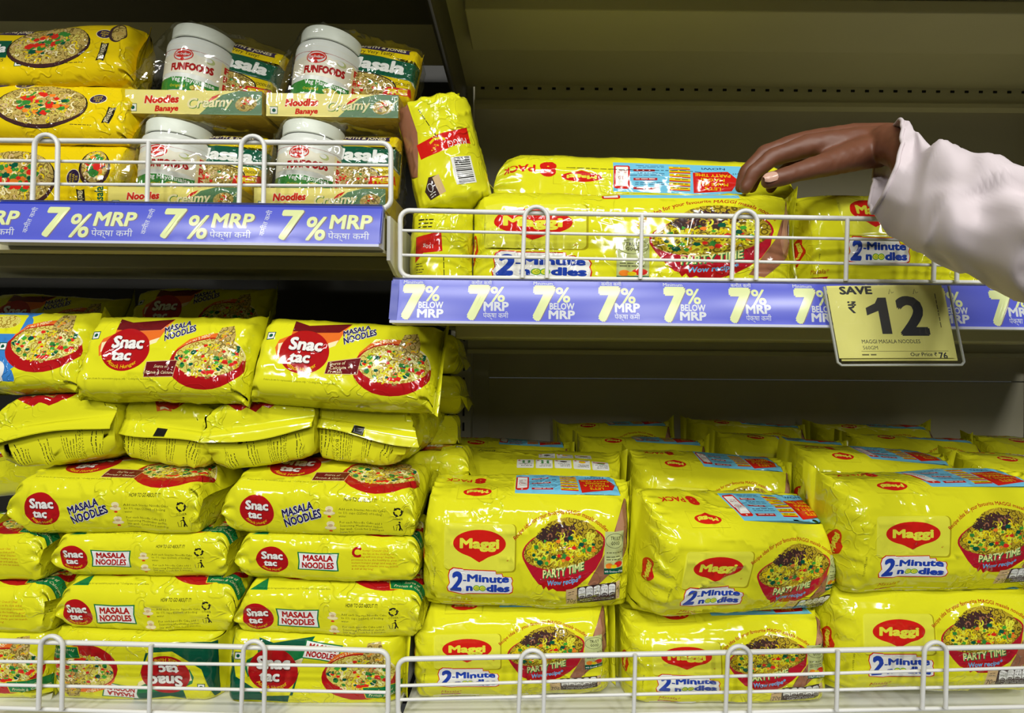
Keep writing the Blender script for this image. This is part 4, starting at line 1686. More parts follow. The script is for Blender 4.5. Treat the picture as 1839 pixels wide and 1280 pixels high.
# tilted row
snac('sideblue', 'tilted packet with its bowl tucked under the end-on row, at the left edge', (182, 908), 0.036, 0.186, 0.086, 0.058, lean=79, roll=1, seed=21, ear=(0.05, 0.1))
snac('sideblue', 'tilted packet in the same row, right half, leaning against the large yellow packet', (570, 913), 0.034, 0.188, 0.088, 0.058, lean=78, roll=2.5, seed=22, ear=(0.05, 0.1))
snac('face', 'packet deep behind the tilted row at the left edge, orange flash showing', (20, 846), 0.15, 0.165, 0.08, 0.046, lean=70, roll=-8, seed=23)
# fourth row
snac('greenchomp', 'flat packet cut by the left edge, row with the green bordered boxes, upper', (-82, 1002), 0.04, 0.168, 0.08, 0.046, lean=86, roll=0, seed=31)
snac('greenside', 'flat packet with a creased red logo, middle of the upper green-box row', (250, 998), 0.042, 0.17, 0.08, 0.046, lean=84, roll=0.3, seed=32)
snac('greenchomp', 'flat packet with red paragraph beside a green-box title, upper green-box row right', (588, 1003), 0.038, 0.178, 0.08, 0.047, lean=85, roll=1, seed=33)
# fifth row
snac('greenchomp', 'flat packet cut by the left edge, lower green-box row', (-72, 1096), 0.036, 0.168, 0.08, 0.05, lean=84, roll=0.5, seed=41)
snac('greenside', 'flat packet in the lower green-box row with its logo folded narrow at the left', (257, 1091), 0.036, 0.172, 0.08, 0.053, lean=78, roll=0.3, seed=42)
snac('greenside', 'flat packet in the lower green-box row with a round logo, beside the large packets', (588, 1100), 0.034, 0.182, 0.08, 0.054, lean=77, roll=1, seed=43, ear=(0.1, 0.25))
# sixth row, behind the fence
snac('greenchomp', 'upright packet cut by the left edge behind the bottom wire fence', (-68, 1196), 0.04, 0.16, 0.068, 0.046, lean=6, roll=0.5, seed=51, crumple=0.6)
snac('greenface', 'upside-down packet behind the bottom left wire fence, logo inverted', (236, 1203), 0.036, 0.162, 0.068, 0.046, lean=5, roll=181, seed=52, crumple=0.6)
snac('greenface', 'upright packet with green corner and red bowl, behind the bottom left fence near its corner', (560, 1207), 0.038, 0.17, 0.07, 0.046, lean=5, roll=0.5, seed=53, crumple=0.5)

# second rank, deep in the shade behind the front stack (copies)
P0 = snac('face', 'shaded packet behind the top row with only its upper half in view', (345, 578), 0.2, 0.17, 0.085, 0.046, lean=30, roll=-1, seed=61, ear=(0.1, 0.25))
labs = ['dim packet in the far rank behind the leftmost top row packet',
        'dim packet end sticking out right of the top row, second rank',
        'dim packet end below it at the right of the end-on row',
        'dim packet end low at the right of the end-on row, near the large packets',
        'red-tipped packet end beside the tilted row and the white-panel packet']
for lab, (cx, cy, Y, le, ro) in zip(labs, ((70, 590, 0.21, 30, 2), (712, 640, 0.215, 86, 1), (715, 708, 0.212, 87, -1), (710, 776, 0.215, 86, -2), (722, 842, 0.165, 86, 3))):
    dup(P0, place((cx, cy), Y, le, ro, 0 if cx < 500 else 180, 0.085, 0.046, 0.17), lab)

# ------------------------------------------------------------------ bottom right: large party bowl packets
GM = 'large party bowl packets on the bottom right shelf'


def maggi(kind, label, c, Y, X=0.205, W=0.116, T=0.1, group=GM, **kw):
    return bag('maggi_' + kind, MAG, design_maggi(kind) if 'maggi_' + kind not in _comp else None, YEL, label, group, c, Y, X, W, T, **kw)

maggi('front', 'large packet, leftmost of the upper row, its bowl fully in view', (944, 997), 0.03, 0.207, 0.116, lean=-4, roll=0.5, seed=71, ear=(0.16, 0.06), crumple=1.0, bulge=5)
maggi('front', 'large packet, middle of the upper row, twisted with its side logo showing', (1340, 1017), 0.03, 0.212, 0.102, lean=-14, roll=3.5, yaw=13, seed=72, ear=(0.12, 0.12), crumple=1.3, bulge=4)
maggi('front', 'large packet, right of the upper row, cut by the picture edge', (1712, 976), 0.034, 0.225, 0.105, lean=-3, roll=0, yaw=4, seed=73, ear=(0.2, 0.1), bulge=5)
maggi('front', 'large packet behind the wire at the left of the lower row', (917, 1188), 0.036, 0.198, 0.088, lean=2, roll=-1.5, seed=74, crumple=0.9)
maggi('front', 'large packet behind the wire in the middle of the lower row, logo squashed', (1312, 1202), 0.036, 0.202, 0.086, lean=2, roll=-1, seed=75, crumple=1.2)
maggi('front', 'large lower row packet at the right, its whole logo above the wire fence', (1695, 1164), 0.036, 0.21, 0.104, lean=3, roll=-0.5, seed=76)
# second rank and beyond: tops in view
bk = maggi('back', 'large packet lying face down, white instruction boxes on top, behind the upper left packet', (965, 905), 0.165, 0.205, 0.1, 0.1, lean=-9, roll=1.5, seed=81, ear=(0.1, 0.2))
Q0 = maggi('front', 'second-rank large packet with blue panel just behind the twisted packet', (1283, 912), 0.165, 0.195, 0.1, 0.1, lean=-6, roll=3, seed=82, bulge=6)
Q1 = maggi('front', 'second-rank large packet behind the upper right packet, red banner showing', (1592, 900), 0.165, 0.195, 0.1, 0.1, lean=-4, roll=3, seed=83, bulge=6, ear=(0.15, 0.1))
more = [(Q0, 'large packet in shade by the upright, third rank, dark blue panel', 905, 868, 0.275, 3, 2), (Q1, 'third-rank large packet between the instruction boxes and the twisted packet', 1160, 864, 0.275, 4, 1),
        (Q0, 'third-rank large packet with logo upside down, behind the middle pair', 1420, 862, 0.275, 6, 4), (Q1, 'third-rank large packet near the right edge, recipe arc peeking out', 1668, 862, 0.275, 10, 2),
        (Q0, 'third-rank large packet cut by the right picture edge', 1905, 866, 0.275, 4, 3),
        (Q1, 'last-rank large packet against the back panel, left of its line', 1110, 826, 0.374, 5, -2), (Q0, 'last-rank large packet against the back panel, middle of its line', 1352, 826, 0.374, 8, 3),
        (Q1, 'last-rank large packet against the back panel, right of its line', 1590, 830, 0.374, 6, 0), (Q0, 'large packet cut by the right edge in the second rank', 1898, 912, 0.165, 3, 3)]
for src, lab, cx, cy, Y, le, ro in more:
    dup(src, place((cx, cy), Y, le, ro, 0, 0.1, 0.09, 0.2) @ Matrix.Diagonal((0.95, 0.86, 1, 1)), lab)

# ------------------------------------------------------------------ right middle shelf
GB = 'large packets on the right middle shelf'
maggi('wide', 'long front packet with a big oval logo behind the middle wire fence', (1140, 450), 0.045, 0.325, 0.12, 0.08, group=GB, lean=3, roll=0.6, seed=91, crumple=0.8, bulge=4, ear=(0.05, 0.05))
maggi('wide', 'upside-down packet with red 8 PACK lettering under the fingertips', (1158, 352), 0.135, 0.345, 0.09, 0.1, group=GB, lean=-88, roll=1.5, seed=92, crumple=0.7, bulge=4)
maggi('short', 'packet right of the long one, partly hidden by the pink sleeve', (1618, 452), 0.05, 0.2, 0.118, 0.09, group=GB, lean=4, roll=0.5, seed=93, crumple=0.8, bulge=6)

END = dict(L=150.0, W=72.0, T=70.0, Tz=30.0, Xz=13.0, F=10.0)


def design_end(k):
    d = Design()
    d.push(75, 36, -90)          # a: right on the picture, b: up
    if k == 0:
        d.poly(SKINP, [(-40, 66), (-27, 66), (-22, 20), (-27, 0), (-34, -20), (-60, -10)])
        d.poly(RED, [(-27, 9), (36, 16), (70, 12), (70, -4), (34, 0), (-25, -6)])
        d.text(WHITE, 'MAGGI', 20, 4.2, 6.0, 21, rot=184)
        d.stroke(AMB, [(-10, 6), (-4, 9), (4, 8.5), (8, 6)], 2.4)
        chunks(d, (AMB, CARROT), 9, 3, 12, 1.1, 4, ox=-4, oy=1)
        d.rect(WHITE, 9, -38, 32, -12)
        x = -37
        r = random.Random(2)
        while x < -13:
            w = r.choice((0.5, 0.8, 1.2))
            d.rect(BLACK, 12, x, 30, x + w)
            x += w + r.choice((0.5, 0.8, 1.1))
        d.push(-24, -46, 12); d.poly(BROWN, [(0, 0), (16, 0), (18, 18), (8, 20), (-2, 10)]); d.rect(BEIGE, 12, 0, 20, 18)
        d.ring(WHITE, 6, 10, 3, 4, 0.6); lines(d, WHITE, 2, 4, 9, 2, 1.2, 2.4, 0.2, 3); d.pop()
        for i in range(3):
            d.ell(RED, 44 + i * 5, -14 - i * 15, 4, 7, 20)
        d.push(-14, 40, -66); lines(d, BLACK, 0, 0, 34, 1, 1.5, 2, 0, 5); d.pop()
    else:
        d.poly(RED, [(-33, 22), (4, 28), (6, 6), (-20, 4), (-34, -6)])
        d.text(WHITE, '150g', -14, 13, 4, 14, rot=180)
        for i in range(9):
            lines(d, BLACK, -32, -8 - i * 6.4, 14, 2, 1.4, 2.8, 0.2, i + 2)
        lines(d, BLACK, -30, 40, 24, 3, 2.2, 4, 0.2, 8)
        d.push(7, 2, -88); lines(d, BLACK, 0, 0, 30, 1, 1.8, 2, 0, 5); d.pop()
        d.ring(AMB, -4, -30, 12, 20, 0.8)
    d.pop()
    return d


bag('end_0', END, design_end(0), YEL, 'tall packet standing on end with a barcode and red band, leaning left against the upright', GB, (791, 268), 0.05, 0.12, 0.07, 0.085, roll=-104, lean=0, seed=95, crumple=1.3, ear=(0.1, -0.25), bulge=4)
bag('end_1', END, design_end(1), YEL, 'packet end with a red patch under the leaning barcode packet', GB, (788, 462), 0.045, 0.104, 0.06, 0.085, roll=-90, seed=96, crumple=1.0, bulge=5)

# ------------------------------------------------------------------ upper left shelf: dark bowl bags
GJ = 'yellow dark bowl bags on the upper left shelf'


def sj(kind, label, c, Y, X, W, T=0.045, **kw):
    return bag('sj_' + kind, SJ, design_sj(kind), AMB, label, GJ, c, Y, X, W, T, **kw)

sj('a', 'dark bowl bag on top of its stack, green title band, upper left', (74, 100), 0.058, 0.174, 0.07, lean=20, roll=-4, seed=101, crumple=0.8)
sj('b', 'dark bowl bag in the middle of its stack, bowl tilted towards the viewer', (70, 203), 0.045, 0.178, 0.066, lean=24, roll=2, seed=102, crumple=0.7, ear=(0.05, 0.15))
sj('c', 'dark bowl bag at the bottom of its stack, behind the wire fence', (60, 322), 0.04, 0.176, 0.074, lean=4, roll=0, seed=103, crumple=0.6)

# ------------------------------------------------------------------ jar sets: carton tray, jar, packet, clear wrap
JARW = plain('jar_white_plastic', rgb(224, 226, 220), 0.3)
LIDW = plain('lid_white_plastic', rgb(226, 230, 218), 0.4)
WRAP = clear_film('shrink_wrap', 1.0, gloss=1.0, rough=0.06)
CARTY = film('carton_yellow', rgb(228, 214, 110), rough=0.4, bump=0.0)
CARTG = film('carton_green', rgb(62, 112, 62), rough=0.4, bump=0.0)
LABELC = film('label_cream', rgb(232, 226, 204), rough=0.35, bump=0.0)
CUTTER = film('carton_inner', rgb(206, 180, 70), rough=0.5, bump=0.0)


def design_tray():
    d = Design()
    W, H = 138.0, 24.0
    d.poly(CARTG, [(74, -1), (88, 12), (98, 20), (118, 25), (139, 25), (139, -1)])
    d.poly(CHILI, [(80, 10), (88, 18), (96, 21), (92, 17)])
    d.push(8, 6); d.rect(DGREEN, -4, -4, 4, 4); d.rect(WHITE, -3.4, -3.4, 3.4, 3.4); d.ell(DGREEN, 0, 0, 2.0, n=14); d.pop()
    d.text(CREAM, 'Noodles', 37, 11.2, 7.2, 36, bold=0.14, shear=0.2, rot=2)
    d.text(CHILI, 'Noodles', 37, 11.2, 7.2, 35, bold=0.05, shear=0.2, rot=2)
    d.text(CHILI, 'Banaye', 42, 3.0, 5.4, 24, bold=0.05, shear=0.2, rot=2)
    d.text(PEA, 'Creamy', 86.4, 7.2, 9.6, 46, bold=0.05, shear=0.25, rot=3)
    d.text(CREAM, 'Creamy', 86, 7.6, 9.6, 46, bold=0.03, shear=0.25, rot=3)
    d.ell(NOOB, 122, 11, 11, 7.4, 10)
    curls(d, (NOOL, CREAM), 1, 1, 0, 1, 1)
    chunks(d, (CHILI, CARROT, CHILI), 8, 4, 7, 1.6, 4, ox=122, oy=12)
    d.stroke(SAGE, [(132, 14), (138, 19)], 1.2)
    return d


def design_label():
    """jar label, flat: 150 mm round, 46 high; the middle faces the viewer"""
    d = Design()
    W, H = 150.0, 46.0
    d.rect(CHILI, 0, 43.4, W, 44.6)
    d.rect(CHILI, 0, 41.2, W, 42.6)
    d.rect(DRED, 0, 39.6, W, 40.4)
    d.rect(PEA, 0, 0, 92, 15)
    d.rect(DGREEN, 0, 13.6, 92, 15)
    d.ell(CHILI, 60, 35, 9, 6, 8)
    d.ell(WHITE, 60, 35, 8, 5, 8)
    d.ell(CHILI, 60, 35.6, 7.4, 3.4, 8)
    d.text(WHITE, 'Dr.Oetker', 60, 34.4, 2.6, 12.4, bold=0.03, rot=4)
    d.ell(CHILI, 60, 30.4, 1.8, n=12)
    d.text(DRED, 'FUNFOODS', 68, 20.6, 6.6, 36, bold=0.07, warp=lambda a, b: (a, b + 0.08 * a))
    d.text(WHITE, 'Veg Mayonnaise', 70, 8.4, 4.4, 36, bold=0.02)
    d.text(AMB, 'Original', 58, 2.6, 3.0, 14)
    d.ell(NOOL, 76, 3.6, 7, 3.6)
    d.rect(NAVY, 84, 0.6, 93, 3.6)
    d.text(WHITE, 'Masala', 88.4, 1.2, 1.8, 7.6)
    d.ell(SAGE, 82, 34, 4.2, 3.0)
    d.ell(WHITE, 81, 34.6, 3.0, 2.0)
    d.rect(CREAM, 92, 0, 103, 39)
    for i, c in enumerate('FREE'):
        d.text(CHILI, c, 97.5, 29.6 - i * 8.8, 6.2, 5.6, bold=0.05)
    d.rect(SAGE, 103, 6, 122, 38)
    d.ell(NOOB, 112, 16, 8, 7)
    d.rect(PEA, 103, 38, 122, 39.4)
    return d


PKT = dict(L=120.0, W=80.0, T=24.0, Tz=12.0, Xz=6.0, F=6.0)


def design_pkt():
    d = Design()
    d.poly(DGREEN, [(-2, 34), (122, 28), (122, 58), (-2, 62)])
    d.stroke(CREAM, [(-2, 34), (122, 28)], 1.2)
    d.text(WHITE, 'Masala', 56, 38, 17, 86, bold=0.05, rot=-2)
    d.text(BLACK, 'Very Very Tasty!', 50, 64, 5.4, 58, bold=0.01, rot=-2)
    flag(d, PURP, 'SMITH & JONES', 62, 75, 78, 9.6, -2)
    d.ell(BLACK, 46, 14, 46, 18)
    d.ell(NOOB, 46, 14, 44, 16.4)
    curls(d, (NOOL, CREAM, BEIGE), 1, 1, 0, 1, 1)
    d.push(46, 14); curls(d, (NOOL, BEIGE, CREAM), 43, 15, 26, 1.2, 4, size=1.5); chunks(d, (CHILI, PEA, CHILI), 30, 9, 12, 2.6, 5, oy=-3); d.pop()
    d.text(BLACK, 'NOODLES', 98, 19, 4.2, 24, bold=0.02)
    d.poly(CHILI, [(74, 2), (116, 6), (112, 16), (78, 14)])
    d.text(AMB, 'FREE', 95, 5.2, 7, 28, bold=0.06, rot=4)
    return d


_jm = {}


def jar_parts(root, x, y, z, k, tilt, wide=1.08):
    """jar standing at x,y,z (metres, local); k scale"""
    # lathe
    prof = [(0, 0), (26, 0), (29, 1.5), (30, 4), (30, 54), (29, 57.5), (25.5, 61), (25, 62)]
    lid = [(26.5, 61), (27.4, 61.6), (27.6, 72), (26.6, 74.4), (25, 75), (0, 75)]
    M = Matrix.Translation((x, y, z)) @ Matrix.Rotation(R(tilt[0]), 4, 'Y') @ Matrix.Rotation(R(tilt[1]), 4, 'X')

    def lathe(pr, n=40, rib=0):
        v, f = [], []
        for (r, h) in pr:
            for i in range(n):
                a = 2 * math.pi * i / n
                rr = r * (1 - rib * (i % 2)) if 62 < h < 73 else r
                v.append(M @ Vector((rr * wide * math.cos(a) * k / 1000, rr * wide * math.sin(a) * k / 1000, h * k / 1000)))
        for j in range(len(pr) - 1):
            for i in range(n):
                f.append((j * n + i, j * n + (i + 1) % n, (j + 1) * n + (i + 1) % n, (j + 1) * n + i))
        return v, f
    v, f = lathe(prof)
    me = mesh('jar', v, f, [JARW], smooth=True)
    me.set_sharp_from_angle(angle=R(60))
    j = obj('jar', me, root)
    v, f = lathe(lid, 48, 0.012)
    me = mesh('lid', v, f, [LIDW], smooth=True)
    me.set_sharp_from_angle(angle=R(40))
    obj('lid', me, j)

    def S(P):
        a = (P[:, 0] - 75) / 30.25 - math.pi / 2 + 0.48
        r = 30.25
        X = np.stack([r * wide * np.cos(a), r * wide * np.sin(a), P[:, 1] + 5], 1) * k / 1000
        m3 = np.array(M.to_3x3())
        return X @ m3.T + np.array(M.translation)
    if 'label' not in _jm:
        _jm['label'] = design_label().compile(steps(0, 150, 4) + [150], steps(0, 46, 6) + [46], LABELC)
    obj('label', printed_mesh('label', _jm['label'], S), j)
    return [M @ Vector((r * wide * math.cos(a) * k / 1000, r * wide * math.sin(a) * k / 1000, h * k / 1000)) for r, h in ((27.5, 62), (27.5, 75), (30, 4), (30, 55)) for a in (i * 0.5236 for i in range(12))]


def jar_set(label, pl, pr, ybot, Y, jx, jk, tilt, pc, pw, ph, proll, seed):
    """pl, pr: frame pixels of the tray's lower front corners; jx: jar place as share of the width; pc: packet centre (share, height m)"""
    a, b = at(pl[0], pl[1], Y), at(pr[0], pr[1], Y)
    w = (b - a).length
    k = w / 0.138
    h, dep = 0.024 * k, 0.074
    root = empty('jar_gift_set', a)
    dx = b - a
    root.rotation_euler = (0, -math.atan2(dx.z, dx.x), 0)
    # tray: printed front, plain sides and floor
    if 'tray' not in _jm:
        _jm['tray'] = design_tray().compile(steps(0, 138, 8) + [138], steps(0, 24, 8) + [24], CARTY)
    tr = obj('tray', printed_mesh('tray', _jm['tray'], lambda P: np.stack([P[:, 0] * k, P[:, 0] * 0, P[:, 1] * k], 1) / 1000), root)
    m = MB()
    m.box(0, w, 0.0004, dep, 0, 0.0012)
    m.box(0, 0.0008, 0.0004, dep, 0, h)
    m.box(w - 0.0008, w, 0.0004, dep, 0, h)
    m.box(0, w, dep - 0.001, dep, 0, h)
    m.box(0, w, 0.0004, dep, h - 0.006, h - 0.005)
    m.build('tray_body', CUTTER, root)
    pts = [Vector((x, y, z)) for x in (-0.001, w + 0.001) for y in (-0.001, dep + 0.001) for z in (0.001, h)]
    pts += jar_parts(root, w * jx, 0.037, h - 0.005, jk, tilt)
    # packet
    if 'pkt' not in _comp:
        comp_bag('pkt', PKT, design_pkt(), AMB, 4, 10)
    X, Wp, T = pw, ph, 0.026
    S = bag_surface(PKT, X, Wp, T, seed, bulge=2, crumple=0.55, ear=(0.04, 0.04), fincurl=1.5)
    M = Matrix.Translation((w * pc[0], 0.047, pc[1])) @ rotm(14, proll, 0) @ Matrix.Translation((0, 0, -Wp / 2))
    pk = empty('noodle_packet')
    pk.parent = root
    pk.matrix_local = M
    obj('wrapper', printed_mesh('wrapper', _comp['pkt'], S), pk)
    pts += [M @ Vector((sx * X / 2, sy * T / 2, z)) for sx in (-1, 1) for sy in (-1, 1) for z in (0, Wp)]
    # clear wrap: a taut skin over everything
    bm = bmesh.new()
    for p in pts:
        bm.verts.new(p)
    bmesh.ops.convex_hull(bm, input=bm.verts)
    bmesh.ops.delete(bm, geom=[v for v in bm.verts if not v.link_faces], context='VERTS')
    me = bpy.data.meshes.new('shrink_wrap')
    bm.to_mesh(me)
    bm.free()
    o = obj('shrink_wrap', me)
    md = o.modifiers.new('r', 'REMESH')
    md.mode = 'VOXEL'
    md.voxel_size = 0.0032
    sm = o.modifiers.new('s', 'SMOOTH')
    sm.iterations = 5
    sm.factor = 0.6
    m2 = bpy.data.meshes.new_from_object(o.evaluated_get(bpy.context.evaluated_depsgraph_get()))
    o.modifiers.clear()
    o.data = m2
    m2.name = 'shrink_wrap'
    P = np.array([v.co for v in m2.vertices])
    N = np.array([v.normal for v in m2.vertices])
    g = P * 1000 + seed * 13
    wp = g + 8 * np.stack([noise3(g, 1 / 24.0, 1), noise3(g, 1 / 24.0, 2), noise3(g, 1 / 24.0, 3)], 1)
    rg = np.clip(1 - np.abs(noise3(wp, 1 / 13.0, seed)) * 2.8, 0, 1) ** 2
    P = P + N * ((0.0016 + 0.0022 * rg + 0.001 * noise3(g, 1 / 30.0, 4))[:, None])
    m2.vertices.foreach_set('co', P.astype(np.float32).ravel())
    m2.materials.clear()
    m2.materials.append(WRAP)
    m2.polygons.foreach_set('use_smooth', np.ones(len(m2.polygons), bool))
    m2.update()
    o.parent = root
    tag(root, label, 'gift set', 'shrink wrapped jar sets on the upper left shelf')
    return root


jar_set('upper left jar set, its masala packet tilted strongly, above the wire fence', (224, 203), (470, 207), 0, 0.05, 0.37, 1.04, (4, -4), (0.70, 0.060), 0.08, 0.062, 11, 111)
jar_set('upper right jar set, next to the shelf end above the wire fence', (478, 208), (715, 212), 0, 0.052, 0.33, 1.06, (5, -4), (0.76, 0.062), 0.08, 0.064, 7, 112)
jar_set('lower left jar set behind the wire fence, its title partly hidden', (194, 376), (428, 377), 0, 0.022, 0.32, 1.0, (3, -3), (0.75, 0.056), 0.076, 0.058, 3, 113)
jar_set('lower right jar set behind the fence corner beside the shelf end', (456, 378), (692, 380), 0, 0.022, 0.30, 1.0, (3, -3), (0.72, 0.057), 0.074, 0.06, 1, 114)
# ------------------------------------------------------------------ the reaching arm
def skin_mat():
    m = plain('skin_brown', rgb(118, 72, 50), 0.5, noise=0.25, nscale=70)
    b = m.node_tree.nodes['Principled BSDF']
    b.inputs['Subsurface Weight'].default_value = 0.08
    b.inputs['Subsurface Radius'].default_value = (0.01, 0.004, 0.002)
    return m


def ball(bm, c, r, M=None, n=10):
    vs = []
    for i in range(1, n):
        ph = math.pi * i / n
        for j in range(2 * n):
            th = math.pi * j / n
            vs.append(bm.verts.new(c + Vector((math.sin(ph) * math.cos(th), math.sin(ph) * math.sin(th), math.cos(ph))) * r))
    vs += [bm.verts.new(c + Vector((0, 0, r))), bm.verts.new(c - Vector((0, 0, r)))]
    return vs


def bone_mesh(chains, voxel, smooth):
    """tapered limbs between joints, fused into one skin"""
    me = bpy.data.meshes.new('tmp')
    bm = bmesh.new()
    for ch in chains:
        for (a, ra), (b, rb) in zip(ch[:-1], ch[1:]):
            t = bmesh.new()
            ball(t, a, ra)
            ball(t, b, rb)
            bmesh.ops.convex_hull(t, input=t.verts)
            bmesh.ops.delete(t, geom=[v for v in t.verts if not v.link_faces], context='VERTS')
            mm = bpy.data.meshes.new('t')
            t.to_mesh(mm)
            t.free()
            bm.from_mesh(mm)
            bpy.data.meshes.remove(mm)
    bm.to_mesh(me)
    bm.free()
    o = obj('tmp', me)
    md = o.modifiers.new('r', 'REMESH')
    md.mode = 'VOXEL'
    md.voxel_size = voxel
    sm = o.modifiers.new('s', 'SMOOTH')
    sm.iterations = smooth
    sm.factor = 0.5
    m2 = bpy.data.meshes.new_from_object(o.evaluated_get(bpy.context.evaluated_depsgraph_get()))
    bpy.data.objects.remove(o)
    return m2


def J(px, py, Y, r):
    return (at(px, py, Y), r / 1000.0)


chains = [
    # forearm and wrist (two bones side by side)
    [J(2130, 570, -0.19, 12), J(1960, 490, -0.142, 14), J(1885, 452, -0.118, 18), J(1822, 424, -0.102, 18), J(1767, 402, -0.09, 18),
     J(1714, 368, -0.07, 16), J(1668, 326, -0.052, 15), J(1625, 276, -0.01, 15), J(1590, 256, 0.028, 17)],
    [J(1822, 422, -0.098, 18), J(1767, 398, -0.084, 17), J(1714, 362, -0.062, 16), J(1668, 320, -0.042, 14), J(1625, 270, 0.006, 15), J(1590, 252, 0.05, 15)],
    # back of the hand: four metacarpals
    [J(1598, 258, 0.045, 17), J(1540, 258, 0.044, 15.5), J(1452, 262, 0.045, 11.5)],
    [J(1596, 252, 0.055, 16.5), J(1530, 248, 0.061, 14), J(1442, 256, 0.066, 11.5)],
    [J(1594, 254, 0.066, 16), J(1530, 252, 0.077, 13), J(1452, 264, 0.085, 10.5)],
    [J(1594, 258, 0.074, 15), J(1540, 264, 0.092, 12), J(1472, 280, 0.102, 9.5)],
    [J(1575, 270, 0.05, 16), J(1520, 272, 0.06, 13), J(1470, 276, 0.07, 10)],
    # index
    [J(1452, 262, 0.045, 11.5), J(1388, 282, 0.048, 8.8), J(1353, 310, 0.05, 7.6), J(1339, 337, 0.053, 6.4)],
    # middle
    [J(1442, 256, 0.066, 11.5), J(1374, 276, 0.070, 8.8), J(1342, 306, 0.072, 7.6), J(1331, 336, 0.076, 6.4)],
    # ring
    [J(1452, 264, 0.085, 10.5), J(1388, 284, 0.091, 8.2), J(1358, 312, 0.093, 7.2), J(1350, 336, 0.096, 6.2)],
    # little
    [J(1472, 280, 0.102, 9.5), J(1420, 298, 0.109, 7.2), J(1394, 320, 0.111, 6.3), J(1384, 338, 0.113, 5.6)],
    # thumb: base, knuckle, tip
    [J(1585, 268, 0.04, 17), J(1532, 280, 0.028, 14.5), J(1472, 298, 0.016, 10.8), J(1420, 313, 0.010, 8.6), J(1381, 324, 0.009, 7.6)],
    # web between thumb and palm
    [J(1545, 272, 0.04, 14), J(1490, 284, 0.034, 9)],
]
pm = bone_mesh(chains, 0.0017, 7)
pm.name = 'person'
pm.materials.clear()
pm.materials.append(skin_mat())
# knuckle creases and tendons
P = np.array([v.co for v in pm.vertices])
N = np.array([v.normal for v in pm.vertices])
g = P * 1000
P = P + N * (0.00035 * noise3(g, 1 / 5.0, 3) + 0.0006 * noise3(g, 1 / 14.0, 5))[:, None]
pm.vertices.foreach_set('co', P.astype(np.float32).ravel())
pm.polygons.foreach_set('use_smooth', np.ones(len(pm.polygons), bool))
pm.update()
hand = obj('person', pm)
tag(hand, 'person reaching in from the right in a loose pale pink sleeve, hand on the packets', 'person')
NAIL = plain('nail_pale', rgb(206, 164, 144), 0.22)
tip, ip = at(1381, 324, 0.009), at(1420, 313, 0.010)
ax = (tip - ip).normalized()
nn = Vector((-0.05, -1, 0.28))
nn = (nn - ax * nn.dot(ax)).normalized()
sd = ax.cross(nn)
v, f = [], []
for i in range(9):
    for j in range(9):
        a, b = i / 8 - 0.35, (j / 8 - 0.5)
        q_ = abs((i / 8 - 0.42) / 0.58)
        w = 0.0098 * (1 - 0.5 * q_ ** 3)
        p = tip + ax * (0.0125 * a - 0.001) + sd * (w * b) + nn * (0.0078 - 0.0075 * b * b - 0.002 * max(0, a) ** 2)
        v.append(p)
for i in range(8):
    for j in range(8):
        f.append((i * 9 + j, i * 9 + j + 1, i * 9 + j + 10, i * 9 + j + 9))
me = mesh('thumbnail', v, f, [NAIL], smooth=True)
obj('thumbnail', me, hand)

# sleeve: rings set by their centre, the half height as seen and the half depth
CLOTH = plain('pale_pink_cotton', rgb(216, 204, 208), 0.85, noise=0.1, nscale=30, spec=0.2)
rings = [  # px, py, Y, half vector (px), half depth (m)
    (1590, 295, 0.0, (42, -75), 0.046), (1612, 314, -0.016, (40, -90), 0.04), (1636, 329, -0.042, (36, -99), 0.036), (1673, 350, -0.066, (33, -104), 0.036),
    (1714, 374, -0.075, (23, -108), 0.04), (1767, 399, -0.092, (18, -109), 0.049), (1822, 424, -0.102, (18, -108), 0.049),
    (1885, 452, -0.118, (18, -112), 0.05), (1960, 490, -0.142, (20, -118), 0.05),
    (2130, 570, -0.19, (24, -140), 0.056), (2420, 700, -0.25, (30, -190), 0.062)]
NR, NS = 76, 72
v, f = [], []
key = np.linspace(0, 1, len(rings))


def smooth_interp(vals, t):
    vals = np.array(vals, float)
    x = t * (len(vals) - 1)
    i = int(min(max(math.floor(x), 0), len(vals) - 2))
    q = x - i
    p0, p1, p2, p3 = vals[max(i - 1, 0)], vals[i], vals[i + 1], vals[min(i + 2, len(vals) - 1)]
    return 0.5 * ((2 * p1) + (-p0 + p2) * q + (2 * p0 - 5 * p1 + 4 * p2 - p3) * q * q + (-p0 + 3 * p1 - 3 * p2 + p3) * q ** 3)


for i in range(NR + 1):
    t = i / NR
    px, py, Y, hx, hy, hd = (smooth_interp([(r[k] if k < 3 else (r[3][k - 3] if k < 5 else r[4])) for r in rings], t) for k in range(6))
    c = at(px, py, Y)
    up = at(px + hx, py + hy, Y) - c + Vector((0, 0.028, 0))
    dp = Vector((0.35, 1, 0)).normalized() * hd
    for j in range(NS):
        a = 2 * math.pi * j / NS
        # the cuff's lower edge droops forward a little
        q = c + up * math.sin(a) + dp * math.cos(a)
        if t < 0.096:
            q += Vector((-0.006, -0.004, -0.004)) * max(0, -math.sin(a)) * (0.096 - t) / 0.096
        v.append(q)
for i in range(NR):
    for j in range(NS):
        f.append((i * NS + j, i * NS + (j + 1) % NS, (i + 1) * NS + (j + 1) % NS, (i + 1) * NS + j))
P = np.array(v)
C = np.repeat(P.reshape(NR + 1, NS, 3).mean(1), NS, 0)
N = P - C
N /= np.linalg.norm(N, axis=1, keepdims=True)
g = P * 1000
